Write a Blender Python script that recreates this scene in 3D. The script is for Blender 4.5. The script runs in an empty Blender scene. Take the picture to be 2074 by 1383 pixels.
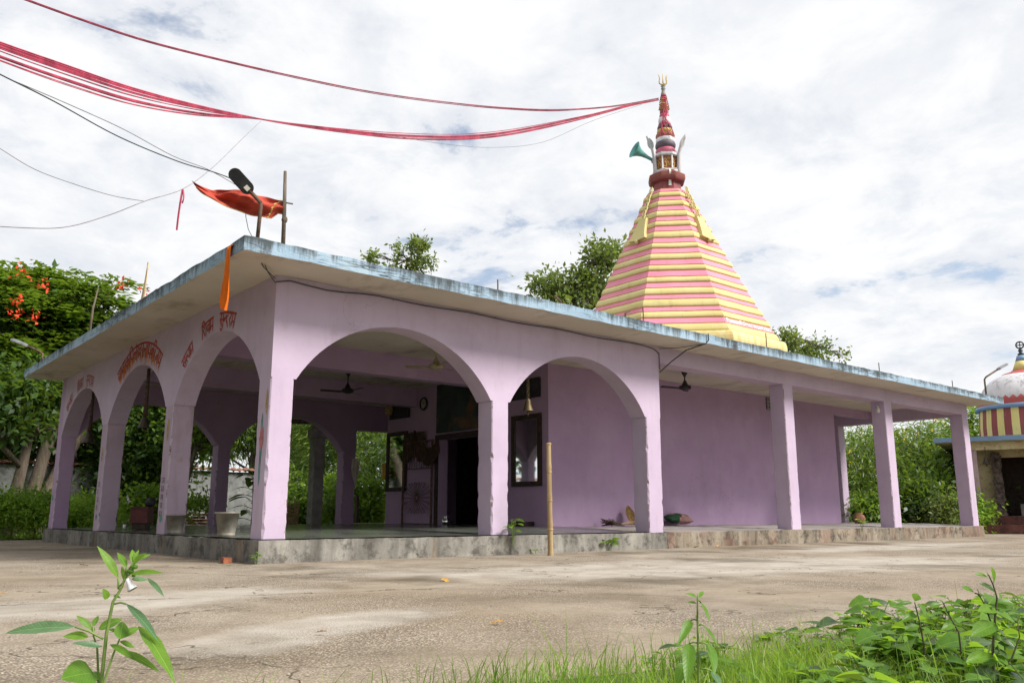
import bpy, math, random
import numpy as np
from mathutils import Vector, Matrix, noise
random.seed(7)
S = bpy.context.scene
COL = S.collection
PI = math.pi

# ------------------------------------------------------------------ camera
CAM = Vector((-5.027, -11.394, 0.66))
YAW, PITCH, FPX = 0.8753, 0.2011, 1717.2
cd = bpy.data.cameras.new('camera'); cam = bpy.data.objects.new('camera', cd); COL.objects.link(cam)
cd.sensor_width = 36.0; cd.lens = 36.0 * FPX / 2074.0; cd.clip_start = 0.05; cd.clip_end = 2000
fwd = Vector((math.cos(PITCH) * math.cos(YAW), math.cos(PITCH) * math.sin(YAW), math.sin(PITCH)))
cam.location = CAM; cam.rotation_euler = fwd.to_track_quat('-Z', 'Y').to_euler()
S.camera = cam
# ------------------------------------------------------------------ world
SUN_EL, SUN_AZ = math.radians(44), math.radians(-62)      # azimuth of the direction to the sun, from +X
sun_dir = Vector((math.cos(SUN_EL) * math.cos(SUN_AZ), math.cos(SUN_EL) * math.sin(SUN_AZ), math.sin(SUN_EL)))
W = bpy.data.worlds.new('World'); S.world = W; W.use_nodes = True
wn = W.node_tree.nodes; wl = W.node_tree.links; wn.clear()
def wnode(t, **k):
    n = wn.new(t)
    for a, v in k.items():
        if a.startswith('i_'): n.inputs[a[2:].replace('_', ' ')].default_value = v
        else: setattr(n, a, v)
    return n
sky = wnode('ShaderNodeTexSky', sky_type='NISHITA', sun_disc=False, sun_elevation=SUN_EL)
sky.sun_rotation = PI / 2 - SUN_AZ
bg1 = wnode('ShaderNodeBackground'); bg1.inputs['Strength'].default_value = 0.12
wl.new(sky.outputs[0], bg1.inputs['Color'])
tc = wnode('ShaderNodeTexCoord'); sp = wnode('ShaderNodeSeparateXYZ'); wl.new(tc.outputs['Generated'], sp.inputs[0])
mz = wnode('ShaderNodeMath', operation='MAXIMUM'); wl.new(sp.outputs['Z'], mz.inputs[0]); mz.inputs[1].default_value = 0.0
az = wnode('ShaderNodeMath', operation='ADD'); wl.new(mz.outputs[0], az.inputs[0]); az.inputs[1].default_value = 0.22
dx = wnode('ShaderNodeMath', operation='DIVIDE'); wl.new(sp.outputs['X'], dx.inputs[0]); wl.new(az.outputs[0], dx.inputs[1])
dy = wnode('ShaderNodeMath', operation='DIVIDE'); wl.new(sp.outputs['Y'], dy.inputs[0]); wl.new(az.outputs[0], dy.inputs[1])
cb = wnode('ShaderNodeCombineXYZ'); wl.new(dx.outputs[0], cb.inputs[0]); wl.new(dy.outputs[0], cb.inputs[1])
def wnoise(scale, detail, rough, w, dist=0.3):
    n = wnode('ShaderNodeTexNoise', noise_dimensions='4D'); n.inputs['Scale'].default_value = scale; n.inputs['Detail'].default_value = detail
    n.inputs['Roughness'].default_value = rough; n.inputs['W'].default_value = w; n.inputs['Distortion'].default_value = dist
    wl.new(cb.outputs[0], n.inputs['Vector']); return n
def wramp(src, stops):
    r = wnode('ShaderNodeValToRGB'); e = r.color_ramp.elements
    while len(e) < len(stops): e.new(0.5)
    for i, (p, c) in enumerate(stops): e[i].position = p; e[i].color = (*c, 1)
    wl.new(src, r.inputs[0]); return r
n1 = wnoise(3.9, 8, 0.62, 2.3); n2 = wnoise(9.0, 5, 0.55, 5.1); n3 = wnoise(1.5, 2, 0.5, 9.7)
nm = wnode('ShaderNodeMath', operation='MULTIPLY_ADD'); wl.new(n2.outputs[0], nm.inputs[0]); nm.inputs[1].default_value = 0.28; wl.new(n1.outputs[0], nm.inputs[2])
nm2 = wnode('ShaderNodeMath', operation='MULTIPLY_ADD'); wl.new(n3.outputs[0], nm2.inputs[0]); nm2.inputs[1].default_value = 0.55; wl.new(nm.outputs[0], nm2.inputs[2])
mask = wramp(nm2.outputs[0], [(0.71, (0.30,) * 3), (0.80, (0.92,) * 3), (0.9, (1, 1, 1))])
shade = wramp(n1.outputs[0], [(0.30, (0.765, 0.795, 0.85)), (0.46, (0.855, 0.875, 0.91)), (0.60, (0.985, 0.988, 0.992))])
bg2 = wnode('ShaderNodeBackground'); bg2.inputs['Strength'].default_value = 0.78; wl.new(shade.outputs[0], bg2.inputs['Color'])
mxs = wnode('ShaderNodeMixShader'); wl.new(mask.outputs[0], mxs.inputs[0]); wl.new(bg1.outputs[0], mxs.inputs[1]); wl.new(bg2.outputs[0], mxs.inputs[2])
wo = wnode('ShaderNodeOutputWorld'); wl.new(mxs.outputs[0], wo.inputs[0])
# ------------------------------------------------------------------ sun (behind thin cloud)
sd = bpy.data.lights.new('sun', 'SUN'); sd.energy = 4.3; sd.angle = math.radians(20); sd.color = (1.0, 0.955, 0.89)
so = bpy.data.objects.new('sun', sd); COL.objects.link(so); so.rotation_euler = sun_dir.to_track_quat('Z', 'Y').to_euler()
S.view_settings.view_transform = 'Standard'; S.view_settings.look = 'None'; S.view_settings.exposure = 0.42; S.view_settings.gamma = 1.0
S.view_settings.use_curve_mapping = False
S.render.engine = 'CYCLES'
S.cycles.max_bounces = 8; S.cycles.diffuse_bounces = 3; S.cycles.transparent_max_bounces = 8; S.cycles.use_denoising = True

# ------------------------------------------------------------------ materials
class NT:
    def __init__(s, name):
        m = bpy.data.materials.new(name); m.use_nodes = True; s.m = m; s.n = m.node_tree.nodes; s.l = m.node_tree.links; s.n.clear()
        s.out = s.n.new('ShaderNodeOutputMaterial'); s.b = s.n.new('ShaderNodeBsdfPrincipled'); s.l.new(s.b.outputs[0], s.out.inputs[0])
        s.tc = s.n.new('ShaderNodeTexCoord')
    def S(s, inp, v):
        if isinstance(v, bpy.types.NodeSocket): s.l.new(v, inp)
        elif v is not None:
            inp.default_value = (*v, 1) if isinstance(v, (tuple, list)) and len(v) == 3 and inp.type == 'RGBA' else v
    def map(s, scale=(1, 1, 1), src='Object', loc=(0, 0, 0)):
        n = s.n.new('ShaderNodeMapping'); n.inputs['Scale'].default_value = scale; n.inputs['Location'].default_value = loc
        s.l.new(s.tc.outputs[src], n.inputs[0]); return n.outputs[0]
    def noise(s, scale, detail=4, rough=0.55, vec=None, dist=0.0):
        n = s.n.new('ShaderNodeTexNoise'); n.inputs['Scale'].default_value = scale; n.inputs['Detail'].default_value = detail
        n.inputs['Roughness'].default_value = rough; n.inputs['Distortion'].default_value = dist
        s.l.new(vec if vec else s.map(), n.inputs['Vector']); return n.outputs[0]
    def vor(s, scale, vec=None, feature='F1', out=0):
        n = s.n.new('ShaderNodeTexVoronoi'); n.feature = feature; n.inputs['Scale'].default_value = scale
        s.l.new(vec if vec else s.map(), n.inputs['Vector']); return n.outputs[out]
    def math(s, op, a, b=None, c=None):
        n = s.n.new('ShaderNodeMath'); n.operation = op
        for i, v in enumerate((a, b, c)):
            if v is not None: s.S(n.inputs[i], v)
        return n.outputs[0]
    def ramp(s, f, p0, p1, v0=0.0, v1=1.0):
        n = s.n.new('ShaderNodeMapRange'); n.clamp = True; s.S(n.inputs[0], f)
        for i, v in enumerate((p0, p1, v0, v1)): n.inputs[i + 1].default_value = v
        return n.outputs[0]
    def mix(s, f, a, b, blend='MIX'):
        n = s.n.new('ShaderNodeMix'); n.data_type = 'RGBA'; n.blend_type = blend
        s.S(n.inputs[0], f); s.S(n.inputs[6], a); s.S(n.inputs[7], b); return n.outputs[2]
    def bump(s, h, strength=0.3, dist=0.01):
        n = s.n.new('ShaderNodeBump'); n.inputs['Strength'].default_value = strength; n.inputs['Distance'].default_value = dist
        s.l.new(h, n.inputs['Height']); s.l.new(n.outputs[0], s.b.inputs['Normal'])
    def fin(s, col, rough=0.8, spec=0.3, metal=0.0):
        s.S(s.b.inputs['Base Color'], col); s.S(s.b.inputs['Roughness'], rough); s.S(s.b.inputs['Specular IOR Level'], spec); s.S(s.b.inputs['Metallic'], metal)
        return s.m
def crack(t, scale, width, vec=None, detail=5):
    n = t.noise(scale, detail, 0.6, vec)
    return t.ramp(t.math('ABSOLUTE', t.math('SUBTRACT', n, 0.5)), 0.0, width, 1.0, 0.0)
def plain(name, col, rough=0.7, var=0.15, scale=6, metal=0.0, spec=0.3, bump=0.0):
    t = NT(name); n = t.noise(scale, 5)
    dark = tuple(c * (1 - var * 1.6) for c in col); lite = tuple(min(1, c * (1 + var)) for c in col)
    if bump: t.bump(t.noise(scale * 6, 4), bump, 0.01)
    return t.fin(t.mix(t.ramp(n, 0.3, 0.7), dark, lite), rough, spec, metal)

def mk_lilac(name, A, B, dirt=0.5):
    t = NT(name)
    c = t.mix(t.ramp(t.noise(0.7, 5), 0.32, 0.68), A, B)
    c = t.mix(t.math('MULTIPLY', t.ramp(t.noise(.9, 6, .68, t.map(loc=(6, 2, 9))), .44, .62), .35), c, tuple(x * .80 for x in A))
    c = t.mix(t.math('MULTIPLY', t.math('MULTIPLY', crack(t, .45, .0022), t.ramp(t.noise(.6, 3), .50, .58)), .5), c, (0.2, 0.15, 0.18))
    st = t.noise(1.0, 6, 0.65, t.map((3.5, 3.5, 0.55)))                       # rain streaks
    c = t.mix(t.math('MULTIPLY', t.ramp(st, 0.52, 0.74), 0.55 * dirt), c, (0.27, 0.215, 0.215))
    sc = t.noise(2.6, 8, 0.7)
    c = t.mix(t.math('MULTIPLY', t.ramp(sc, 0.58, 0.72), 0.5 * dirt), c, (0.30, 0.23, 0.19))
    fl = t.noise(9, 4, 0.6)
    c = t.mix(t.math('MULTIPLY', t.ramp(fl, 0.74, 0.77), 0.7), c, (0.16, 0.12, 0.12))  # small chips
    t.bump(t.noise(38, 5, 0.6), 0.10, 0.01)
    return t.fin(c, 0.85, 0.25)
M = {}
M['lilac'] = mk_lilac('lilac_paint', (0.465, 0.37, 0.485), (0.52, 0.425, 0.545))
M['lilac_edge'] = (lambda t: (t.bump(t.noise(30, 5), .3, .01), t.fin(t.mix(t.ramp(t.noise(3.2, 6, .7), .54, .58), (0.50, 0.415, 0.51), t.mix(t.noise(9, 4), (0.30, 0.25, 0.22), (0.14, 0.11, 0.10))), .9, .2))[1])(NT('chipped_plaster_edge'))
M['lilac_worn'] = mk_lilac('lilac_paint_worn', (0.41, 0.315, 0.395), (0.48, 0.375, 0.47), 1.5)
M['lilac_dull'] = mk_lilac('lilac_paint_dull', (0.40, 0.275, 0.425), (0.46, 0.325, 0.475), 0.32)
def mk_soffit():
    t = NT('soffit_paint')
    c = t.mix(t.ramp(t.noise(0.8, 5), 0.3, 0.7), (0.52, 0.47, 0.40), (0.62, 0.57, 0.495))
    st = t.noise(1.6, 7, 0.65, t.map((1.0, 0.5, 1)))
    c = t.mix(t.math('MULTIPLY', t.ramp(st, 0.54, 0.68), 0.55), c, (0.25, 0.205, 0.155))
    s2 = t.noise(3.3, 6, 0.6, t.map((1, 1, 1), loc=(9, 3, 0)))
    c = t.mix(t.math('MULTIPLY', t.ramp(s2, 0.70, 0.73), 0.5), c, (0.42, 0.31, 0.15))
    t.bump(t.noise(30, 4), 0.1, 0.01)
    return t.fin(c, 0.9, 0.2)
M['soffit'] = mk_soffit()
def mk_fascia():
    t = NT('fascia_blue')
    c = t.mix(t.ramp(t.noise(1.3, 6), 0.3, 0.7), (0.25, 0.36, 0.46), (0.34, 0.455, 0.56))
    c = t.mix(t.math('MULTIPLY', t.ramp(t.noise(4.0, 6, .7), 0.55, 0.7), 0.45), c, (0.44, 0.51, 0.52))
    sx = t.n.new('ShaderNodeSeparateXYZ'); t.l.new(t.tc.outputs['Object'], sx.inputs[0])
    top = t.ramp(sx.outputs['Z'], 4.13, 4.29)
    st = t.noise(1.0, 7, 0.75, t.map((4, 4, 0.5))); st2 = t.noise(1.0, 5, 0.7, t.map((17, 17, 1.2))); blot = t.noise(0.35, 5, 0.65, t.map(loc=(3, 8, 1)))
    q = t.math('ADD', t.math('ADD', t.math('MULTIPLY', st, 0.9), t.math('MULTIPLY', st2, 0.45)), t.math('ADD', t.math('MULTIPLY', top, 0.17), t.math('MULTIPLY', blot, 0.75)))
    m = t.ramp(q, 1.06, 1.27)
    c = t.mix(t.math('MULTIPLY', m, 0.88), c, (0.045, 0.05, 0.048))
    cr = t.math('MAXIMUM', crack(t, 1.0, 0.022, t.map((0.55, 0.55, 5.0))), t.math('MULTIPLY', crack(t, 2.0, 0.016, t.map((1, 1, 4), loc=(4, 2, 1))), 0.8))
    c = t.mix(t.math('MULTIPLY', cr, t.ramp(t.noise(0.6, 3), 0.44, 0.56)), c, (0.035, 0.04, 0.043))
    t.bump(t.math('SUBTRACT', t.noise(22, 6, 0.65), cr), 0.3, 0.015)
    return t.fin(c, 0.85, 0.25)
M['fascia'] = mk_fascia()
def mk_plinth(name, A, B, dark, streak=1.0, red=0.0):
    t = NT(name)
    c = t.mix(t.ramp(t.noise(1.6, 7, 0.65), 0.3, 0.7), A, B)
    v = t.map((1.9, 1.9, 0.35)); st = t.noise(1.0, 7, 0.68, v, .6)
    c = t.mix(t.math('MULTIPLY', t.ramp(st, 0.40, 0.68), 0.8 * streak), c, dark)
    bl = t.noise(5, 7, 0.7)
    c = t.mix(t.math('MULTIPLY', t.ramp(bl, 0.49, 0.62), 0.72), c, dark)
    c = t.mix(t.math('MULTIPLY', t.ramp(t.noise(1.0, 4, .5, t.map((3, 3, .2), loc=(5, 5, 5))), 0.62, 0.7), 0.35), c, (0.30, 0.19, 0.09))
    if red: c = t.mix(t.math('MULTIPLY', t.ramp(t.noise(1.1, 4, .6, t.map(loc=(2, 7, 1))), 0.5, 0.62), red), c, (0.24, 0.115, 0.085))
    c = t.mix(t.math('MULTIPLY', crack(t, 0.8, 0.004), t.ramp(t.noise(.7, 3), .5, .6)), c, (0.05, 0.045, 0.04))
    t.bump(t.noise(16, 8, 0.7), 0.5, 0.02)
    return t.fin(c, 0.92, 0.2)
M['plinth'] = mk_plinth('plinth_render', (0.215, 0.20, 0.175), (0.36, 0.345, 0.305), (0.06, 0.055, 0.048))
M['plinth_shade'] = mk_plinth('plinth_render_shaded', (0.19, 0.175, 0.155), (0.29, 0.27, 0.24), (0.06, 0.055, 0.05))  # darker copy of the plinth render, with the west face's shade in its colour
M['plinth2'] = mk_plinth('verandah_plinth_stone', (0.22, 0.18, 0.135), (0.37, 0.32, 0.25), (0.035, 0.032, 0.027), 0.95, 0.3)
M['floor_grey'] = (lambda t: (t.bump(t.noise(20, 5), .15, .01), t.fin(t.mix(t.ramp(t.noise(0.9, 7, .6), .3, .7), (0.20, 0.18, 0.165), (0.30, 0.275, 0.26)), 0.6, 0.4))[1])(NT('verandah_floor'))
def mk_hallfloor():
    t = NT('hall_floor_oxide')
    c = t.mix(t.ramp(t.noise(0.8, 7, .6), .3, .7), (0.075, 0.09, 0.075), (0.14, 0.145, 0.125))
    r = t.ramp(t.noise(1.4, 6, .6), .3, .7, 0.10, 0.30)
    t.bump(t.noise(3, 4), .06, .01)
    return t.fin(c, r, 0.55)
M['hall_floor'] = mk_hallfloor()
def mk_court():
    t = NT('courtyard_concrete')
    big = t.noise(0.22, 6, 0.6); mid = t.noise(1.3, 7, 0.62, t.map((1, 1, 1), loc=(3, 1, 0))); fine = t.noise(14, 6, 0.7)
    c = t.mix(t.ramp(big, 0.36, 0.64), (0.272, 0.214, 0.15), (0.39, 0.345, 0.28))
    c = t.mix(t.math('MULTIPLY', t.ramp(mid, 0.42, 0.66), 0.6), c, (0.16, 0.125, 0.085))
    c = t.mix(t.math('MULTIPLY', t.ramp(fine, 0.35, 0.7), 0.35), c, (0.13, 0.105, 0.08))
    # exposed aggregate: pale chips
    vc = t.n.new('ShaderNodeTexVoronoi'); vc.inputs['Scale'].default_value = 74; t.l.new(t.map(), vc.inputs['Vector'])
    sx = t.n.new('ShaderNodeSeparateColor'); t.l.new(vc.outputs['Color'], sx.inputs[0])
    chip = t.math('MULTIPLY', t.ramp(sx.outputs[0], 0.50, 0.62), t.ramp(vc.outputs['Distance'], 0.34, 0.48, 1, 0))
    aggm = t.ramp(t.noise(0.5, 5, .6, t.map(loc=(7, 2, 0))), 0.40, 0.60, 0.04, .9)
    c = t.mix(t.math('MULTIPLY', t.math('MULTIPLY', chip, aggm), 0.9), c, t.mix(sx.outputs[1], (0.40, 0.315, 0.22), (0.58, 0.52, 0.43)))
    gap = t.math('MULTIPLY', t.ramp(vc.outputs['Distance'], 0.42, 0.6), aggm)
    c = t.mix(t.math('MULTIPLY', gap, 0.7), c, (0.09, 0.07, 0.052))
    # worn, chalky screed patches
    pm = None
    for (px, py, ax, ay, rot) in ((4.6, -4.4, 5.2, 1.7, -0.25), (-3.0, -4.3, 1.9, 0.75, 0.2), (12.5, -2.6, 5.0, 0.9, -.02), (-2.5, -6.6, 1.2, .45, .4), (-5.5, -5.6, 1.5, .6, .1)):
        mp = t.n.new('ShaderNodeMapping'); mp.vector_type = 'TEXTURE'; mp.inputs['Location'].default_value = (px, py, 0); mp.inputs['Rotation'].default_value = (0, 0, rot)
        mp.inputs['Scale'].default_value = (ax, ay, 1); t.l.new(t.tc.outputs['Object'], mp.inputs[0])
        ln = t.n.new('ShaderNodeVectorMath'); ln.operation = 'LENGTH'; t.l.new(mp.outputs[0], ln.inputs[0])
        d = t.math('ADD', ln.outputs['Value'], t.math('MULTIPLY', t.math('SUBTRACT', t.noise(0.9, 6, .65), 0.5), 1.7))
        k = t.ramp(d, 0.55, 1.05, 1, 0); pm = k if pm is None else t.math('MAXIMUM', pm, k)
    c = t.mix(t.math('MULTIPLY', pm, t.ramp(t.noise(1.1, 7, .7, t.map((.5, 1.6, 1), loc=(2, 2, 0))), .33, .58, .45, .95)), c, t.mix(t.ramp(t.noise(2.4, 7, .65), .35, .7), (0.335, 0.295, 0.245), (0.455, 0.42, 0.375)))
    # damp and algae stains
    wet = t.noise(0.5, 5, 0.55, t.map((1, 1, 1), loc=(11, 4, 0)), 0.4)
    w = t.ramp(wet, 0.54, 0.68)
    c = t.mix(t.math('MULTIPLY', w, 0.7), c, (0.085, 0.065, 0.036))
    sp_ = t.noise(7, 3, .6, t.map(loc=(1, 8, 0)))
    c = t.mix(t.math('MULTIPLY', t.ramp(sp_, 0.72, 0.76), 0.55), c, (0.10, 0.08, 0.06))
    ck = t.math('MULTIPLY', crack(t, 0.28, 0.0030), t.ramp(t.noise(.4, 2, .5, t.map(loc=(5, 5, 0))), .45, .5))
    c = t.mix(t.math('MULTIPLY', ck, 0.9), c, (0.06, 0.045, 0.03))
    wob = t.math('MULTIPLY', t.math('SUBTRACT', t.noise(.8, 6, .65, t.map(loc=(2, 6, 0))), .5), 1.1)
    so_ = t.n.new('ShaderNodeSeparateXYZ'); t.l.new(t.tc.outputs['Object'], so_.inputs[0])
    for (ca, cb_, cc, lo, hi) in ((.25, 1, 4.9, -6, 4), (1, .38, 1.9, -7, -.3), (-.35, 1, 3.2, 1, 9), (1, -.15, -6.8, -6, -1)):
        ln_ = t.math('ADD', t.math('ADD', t.math('MULTIPLY', so_.outputs[0], ca), t.math('MULTIPLY', so_.outputs[1], cb_)), t.math('ADD', wob, cc))
        rng_ = so_.outputs[0] if cb_ > abs(ca) else so_.outputs[1]
        k2 = t.math('MULTIPLY', t.ramp(t.math('ABSOLUTE', ln_), .006, .022, 1, 0), t.math('MULTIPLY', t.ramp(rng_, lo, lo + .5), t.ramp(rng_, hi - .5, hi, 1, 0)))
        k2 = t.math('MULTIPLY', k2, t.ramp(t.noise(1.3, 3, .5, t.map(loc=(8, 1, 0))), .40, .50)); ck = t.math('MAXIMUM', ck, k2)
        c = t.mix(t.math('MULTIPLY', k2, .8), c, (0.07, 0.05, 0.035))
    h = t.math('ADD', t.math('MULTIPLY', t.math('SUBTRACT', 0.6, vc.outputs['Distance']), t.math('MULTIPLY', aggm, 0.9)), t.math('MULTIPLY', fine, 0.8))
    t.bump(t.math('SUBTRACT', h, ck), 0.8, 0.008)
    return t.fin(c, t.math('SUBTRACT', 0.9, t.math('MULTIPLY', w, 0.3)), 0.25)
M['court'] = mk_court()
M['soil'] = plain('soil_with_weeds', (0.075, 0.085, 0.035), 0.95, 0.35, 3.0, bump=0.5)
M['lawn'] = plain('lawn_green', (0.10, 0.17, 0.035), 0.95, 0.35, 5.0, bump=0.5)
def mk_spire(name, A, B, stain=None, amt=0.0):
    t = NT(name); c = t.mix(t.ramp(t.noise(1.1, 6), .3, .7), A, B)
    c = t.mix(t.math('MULTIPLY', t.ramp(t.noise(1.0, 5, .65, t.map((4, 4, .6))), .55, .72), 0.30), c, tuple(x * .5 for x in A))
    c = t.mix(t.math('MULTIPLY', t.ramp(t.noise(3.2, 7, .72), .60, .70), .45), c, tuple(.16 + x * .22 for x in A))
    if stain: c = t.mix(t.math('MULTIPLY', t.ramp(t.noise(1.0, 6, .7, t.map((5, 5, .5), loc=(3, 3, 0))), .50, .66), amt), c, stain)
    t.bump(t.noise(25, 4), .1, .01)
    return t.fin(c, 0.6, 0.35)
M['pink'] = mk_spire('spire_pink', (0.66, 0.19, 0.285), (0.74, 0.26, 0.355))
M['yellow'] = mk_spire('spire_yellow', (0.53, 0.44, 0.165), (0.62, 0.54, 0.25))
M['yellow_base'] = mk_spire('spire_yellow_stained', (0.56, 0.46, 0.19), (0.64, 0.56, 0.31), (0.60, 0.33, 0.04), 0.8)
M['ochre'] = mk_spire('spire_ochre_line', (0.42, 0.22, 0.06), (0.52, 0.30, 0.09))
M['gold'] = mk_spire('finial_gold', (0.50, 0.34, 0.08), (0.62, 0.44, 0.14))
M['maroon'] = mk_spire('finial_maroon', (0.22, 0.05, 0.055), (0.30, 0.085, 0.08))
M['rose'] = mk_spire('finial_rose', (0.42, 0.09, 0.15), (0.50, 0.13, 0.20))
M['charcoal'] = mk_spire('finial_charcoal', (0.07, 0.06, 0.075), (0.13, 0.11, 0.13))
M['white'] = mk_spire('weathered_white', (0.60, 0.58, 0.60), (0.74, 0.73, 0.75), (0.25, 0.22, 0.24), .3)
M['cobra'] = mk_spire('cobra_grey_white', (0.40, 0.37, 0.39), (0.62, 0.60, 0.62), (0.16, 0.13, 0.15), .5)
M['grey'] = plain('cement_grey', (0.30, 0.29, 0.27), 0.9, .2, 4, bump=.3)
M['terracotta'] = mk_spire('lantern_terracotta', (0.26, 0.085, 0.055), (0.34, 0.13, 0.09))
M['orange_paint'] = plain('orange_paint', (0.62, 0.20, 0.03), .8, .2)
M['red_paint'] = plain('red_lettering_paint', (0.40, 0.055, 0.03), .8, .2)
M['red_faded'] = plain('red_lettering_faded', (0.44, 0.16, 0.17), .85, .2)
M['ink'] = plain('dark_marking', (0.10, 0.09, 0.10), .9, .2)
M['teal'] = plain('horn_teal', (0.13, 0.36, 0.34), .45, .15)
M['teal_paint'] = plain('teal_marking', (0.12, 0.26, 0.24), .9, .3)
M['saffron'] = (lambda t: (t.bump(t.noise(1, 5, .65, t.map((9, 9, 2.2)), 1.2), .7, .02), t.fin(t.mix(t.ramp(t.noise(3, 6, .65), .3, .7), tuple(c * .72 for c in (0.80, 0.17, 0.012)), (0.80, 0.17, 0.012)), .85, .15))[1])(NT('saffron_cloth'))
M['redcloth'] = (lambda t: (t.bump(t.noise(1, 5, .65, t.map((9, 9, 2.2)), 1.2), .7, .02), t.fin(t.mix(t.ramp(t.noise(3, 6, .65), .3, .7), tuple(c * .72 for c in (0.54, 0.085, 0.055)), (0.54, 0.085, 0.055)), .85, .15))[1])(NT('red_flag_cloth'))
M['creamcloth'] = plain('cream_flag_cloth', (0.66, 0.56, 0.38), .8, .15)
M['towelcloth'] = plain('pale_cotton', (0.62, 0.55, 0.47), .9, .15, 12)
M['thread'] = plain('red_thread', (0.46, 0.06, 0.11), .8, .3, 3)
M['thread_dark'] = plain('dark_thread', (0.22, 0.045, 0.075), .8, .3, 3)
M['cable'] = plain('black_cable', (0.035, 0.045, 0.05), .5, .2)
M['wire_grey'] = plain('grey_wire', (0.28, 0.25, 0.27), .6, .2)
M['black'] = plain('black_metal', (0.03, 0.03, 0.033), .45, .3)
M['rust'] = plain('rusty_steel', (0.13, 0.085, 0.06), .8, .35, 12)
M['steel'] = plain('grey_steel', (0.33, 0.34, 0.36), .4, .15, 8, .6)
M['chrome'] = plain('polished_steel', (0.75, 0.75, 0.76), .12, .05, 8, 1.0)
M['cream'] = plain('cream_enamel', (0.42, 0.36, 0.22), .45, .15)
M['lamp_glass'] = plain('lamp_lens', (0.75, 0.72, 0.62), .2, .1)
M['mirror'] = plain('mirror_silver', (0.85, 0.88, 0.88), .03, .03, 3, 1.0)
M['darkwood'] = plain('dark_wood', (0.045, 0.028, 0.02), .6, .35, 8)
M['trunkred'] = plain('maroon_painted_wood', (0.10, 0.025, 0.022), .55, .3, 5)
M['brass'] = plain('aged_brass', (0.12, 0.09, 0.045), .5, .25, 9, .7)
M['dark_bell'] = plain('tarnished_bell', (0.07, 0.055, 0.04), .5, .3, 9, .6)
M['galv'] = plain('dull_galvanised', (0.30, 0.28, 0.235), .55, .3, 5, .35)
M['brick'] = plain('fired_brick', (0.32, 0.11, 0.055), .9, .35, 10, bump=.4)
M['brick2'] = plain('weathered_brick', (0.38, 0.20, 0.12), .9, .4, 7, bump=.4)
M['bamboo'] = (lambda t: t.fin(t.mix(t.ramp(t.noise(1, 5, .6, t.map((14, 14, 1.2))), .3, .7), (0.24, 0.155, 0.07), (0.43, 0.32, 0.17)), .5, .4))(NT('dry_bamboo'))
M['straw'] = plain('dry_straw', (0.40, 0.27, 0.12), .8, .3, 12)
M['straw_dark'] = plain('dark_fibre', (0.075, 0.045, 0.03), .9, .3, 12)
M['wicker'] = plain('split_bamboo_weave', (0.42, 0.31, 0.16), .7, .3, 12)
M['cushion_a'] = plain('dusty_pink_cloth', (0.34, 0.18, 0.17), .9, .2, 12)
M['cushion_b'] = plain('dark_green_cloth', (0.025, 0.07, 0.035), .9, .2, 12)
M['bark'] = (lambda t: (t.bump(t.noise(12, 6, .7, t.map((3, 3, .6))), .8, .03), t.fin(t.mix(t.ramp(t.noise(5, 6, .65, t.map((3, 3, .5))), .3, .7), (0.085, 0.065, 0.05), (0.22, 0.18, 0.14)), .95, .2))[1])(NT('tree_bark'))
M['wall_grey'] = mk_plinth('grey_wall_render', (0.21, 0.215, 0.21), (0.34, 0.345, 0.34), (0.09, 0.095, 0.09), .6)
M['tile'] = plain('clay_roof_tile', (0.25, 0.12, 0.08), .9, .35, 8, bump=.3)
M['paper'] = plain('pale_paper', (0.66, 0.64, 0.58), .9, .1)
M['sh_yellow'] = mk_plinth('shrine_cream_wall', (0.50, 0.43, 0.24), (0.62, 0.55, 0.34), (0.30, 0.24, 0.14), .4)
M['sh_band_y'] = mk_spire('shrine_yellow_stripe', (0.62, 0.52, 0.17), (0.70, 0.60, 0.25))
M['sh_band_r'] = mk_spire('shrine_red_stripe', (0.23, 0.05, 0.048), (0.28, 0.07, 0.065))
M['sh_red'] = mk_spire('shrine_red', (0.38, 0.07, 0.065), (0.44, 0.11, 0.10))
M['sh_blue'] = mk_spire('shrine_blue', (0.15, 0.25, 0.40), (0.21, 0.33, 0.47))
M['sh_dome'] = mk_spire('shrine_dome_white', (0.52, 0.51, 0.53), (0.70, 0.69, 0.71), (0.17, 0.16, 0.18), .75)
M['sh_step'] = mk_plinth('shrine_step_red', (0.15, 0.06, 0.05), (0.21, 0.09, 0.075), (0.05, 0.03, 0.03), .6)
M['sh_pillar'] = mk_lilac('shrine_pillar_pink', (0.44, 0.31, 0.33), (0.50, 0.37, 0.37), 1.6)
M['peel'] = plain('peeling_dark_wood', (0.13, 0.10, 0.085), .95, .55, 7, bump=.6)
M['picture'] = (lambda t: t.fin(t.mix(t.ramp(t.noise(1.1, 3, .5, t.map((1, 1, 1.4))), .60, .8), t.mix(t.ramp(t.noise(1.6, 3), .4, .6), (0.02, 0.035, 0.035), (0.04, 0.06, 0.055)), (0.26, 0.11, 0.03)), .35, .4))(NT('old_dark_picture'))
M['clockface'] = plain('clock_face', (0.36, 0.34, 0.29), .4, .1)
M['yellowbag'] = plain('yellow_plastic', (0.50, 0.30, 0.03), .5, .2)
M['petal_red'] = plain('flame_flower', (0.75, 0.06, 0.02), .7, .25, 5)
M['petal_white'] = plain('white_petal', (0.80, 0.76, 0.78), .6, .05)
M['petal_yellow'] = plain('yellow_petal', (0.80, 0.60, 0.03), .6, .1)
M['pebble'] = plain('pebble_stone', (0.30, 0.25, 0.20), .9, .45, 3)
M['dryleaf'] = plain('dry_leaf', (0.50, 0.27, 0.05), .8, .3, 20)
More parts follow.
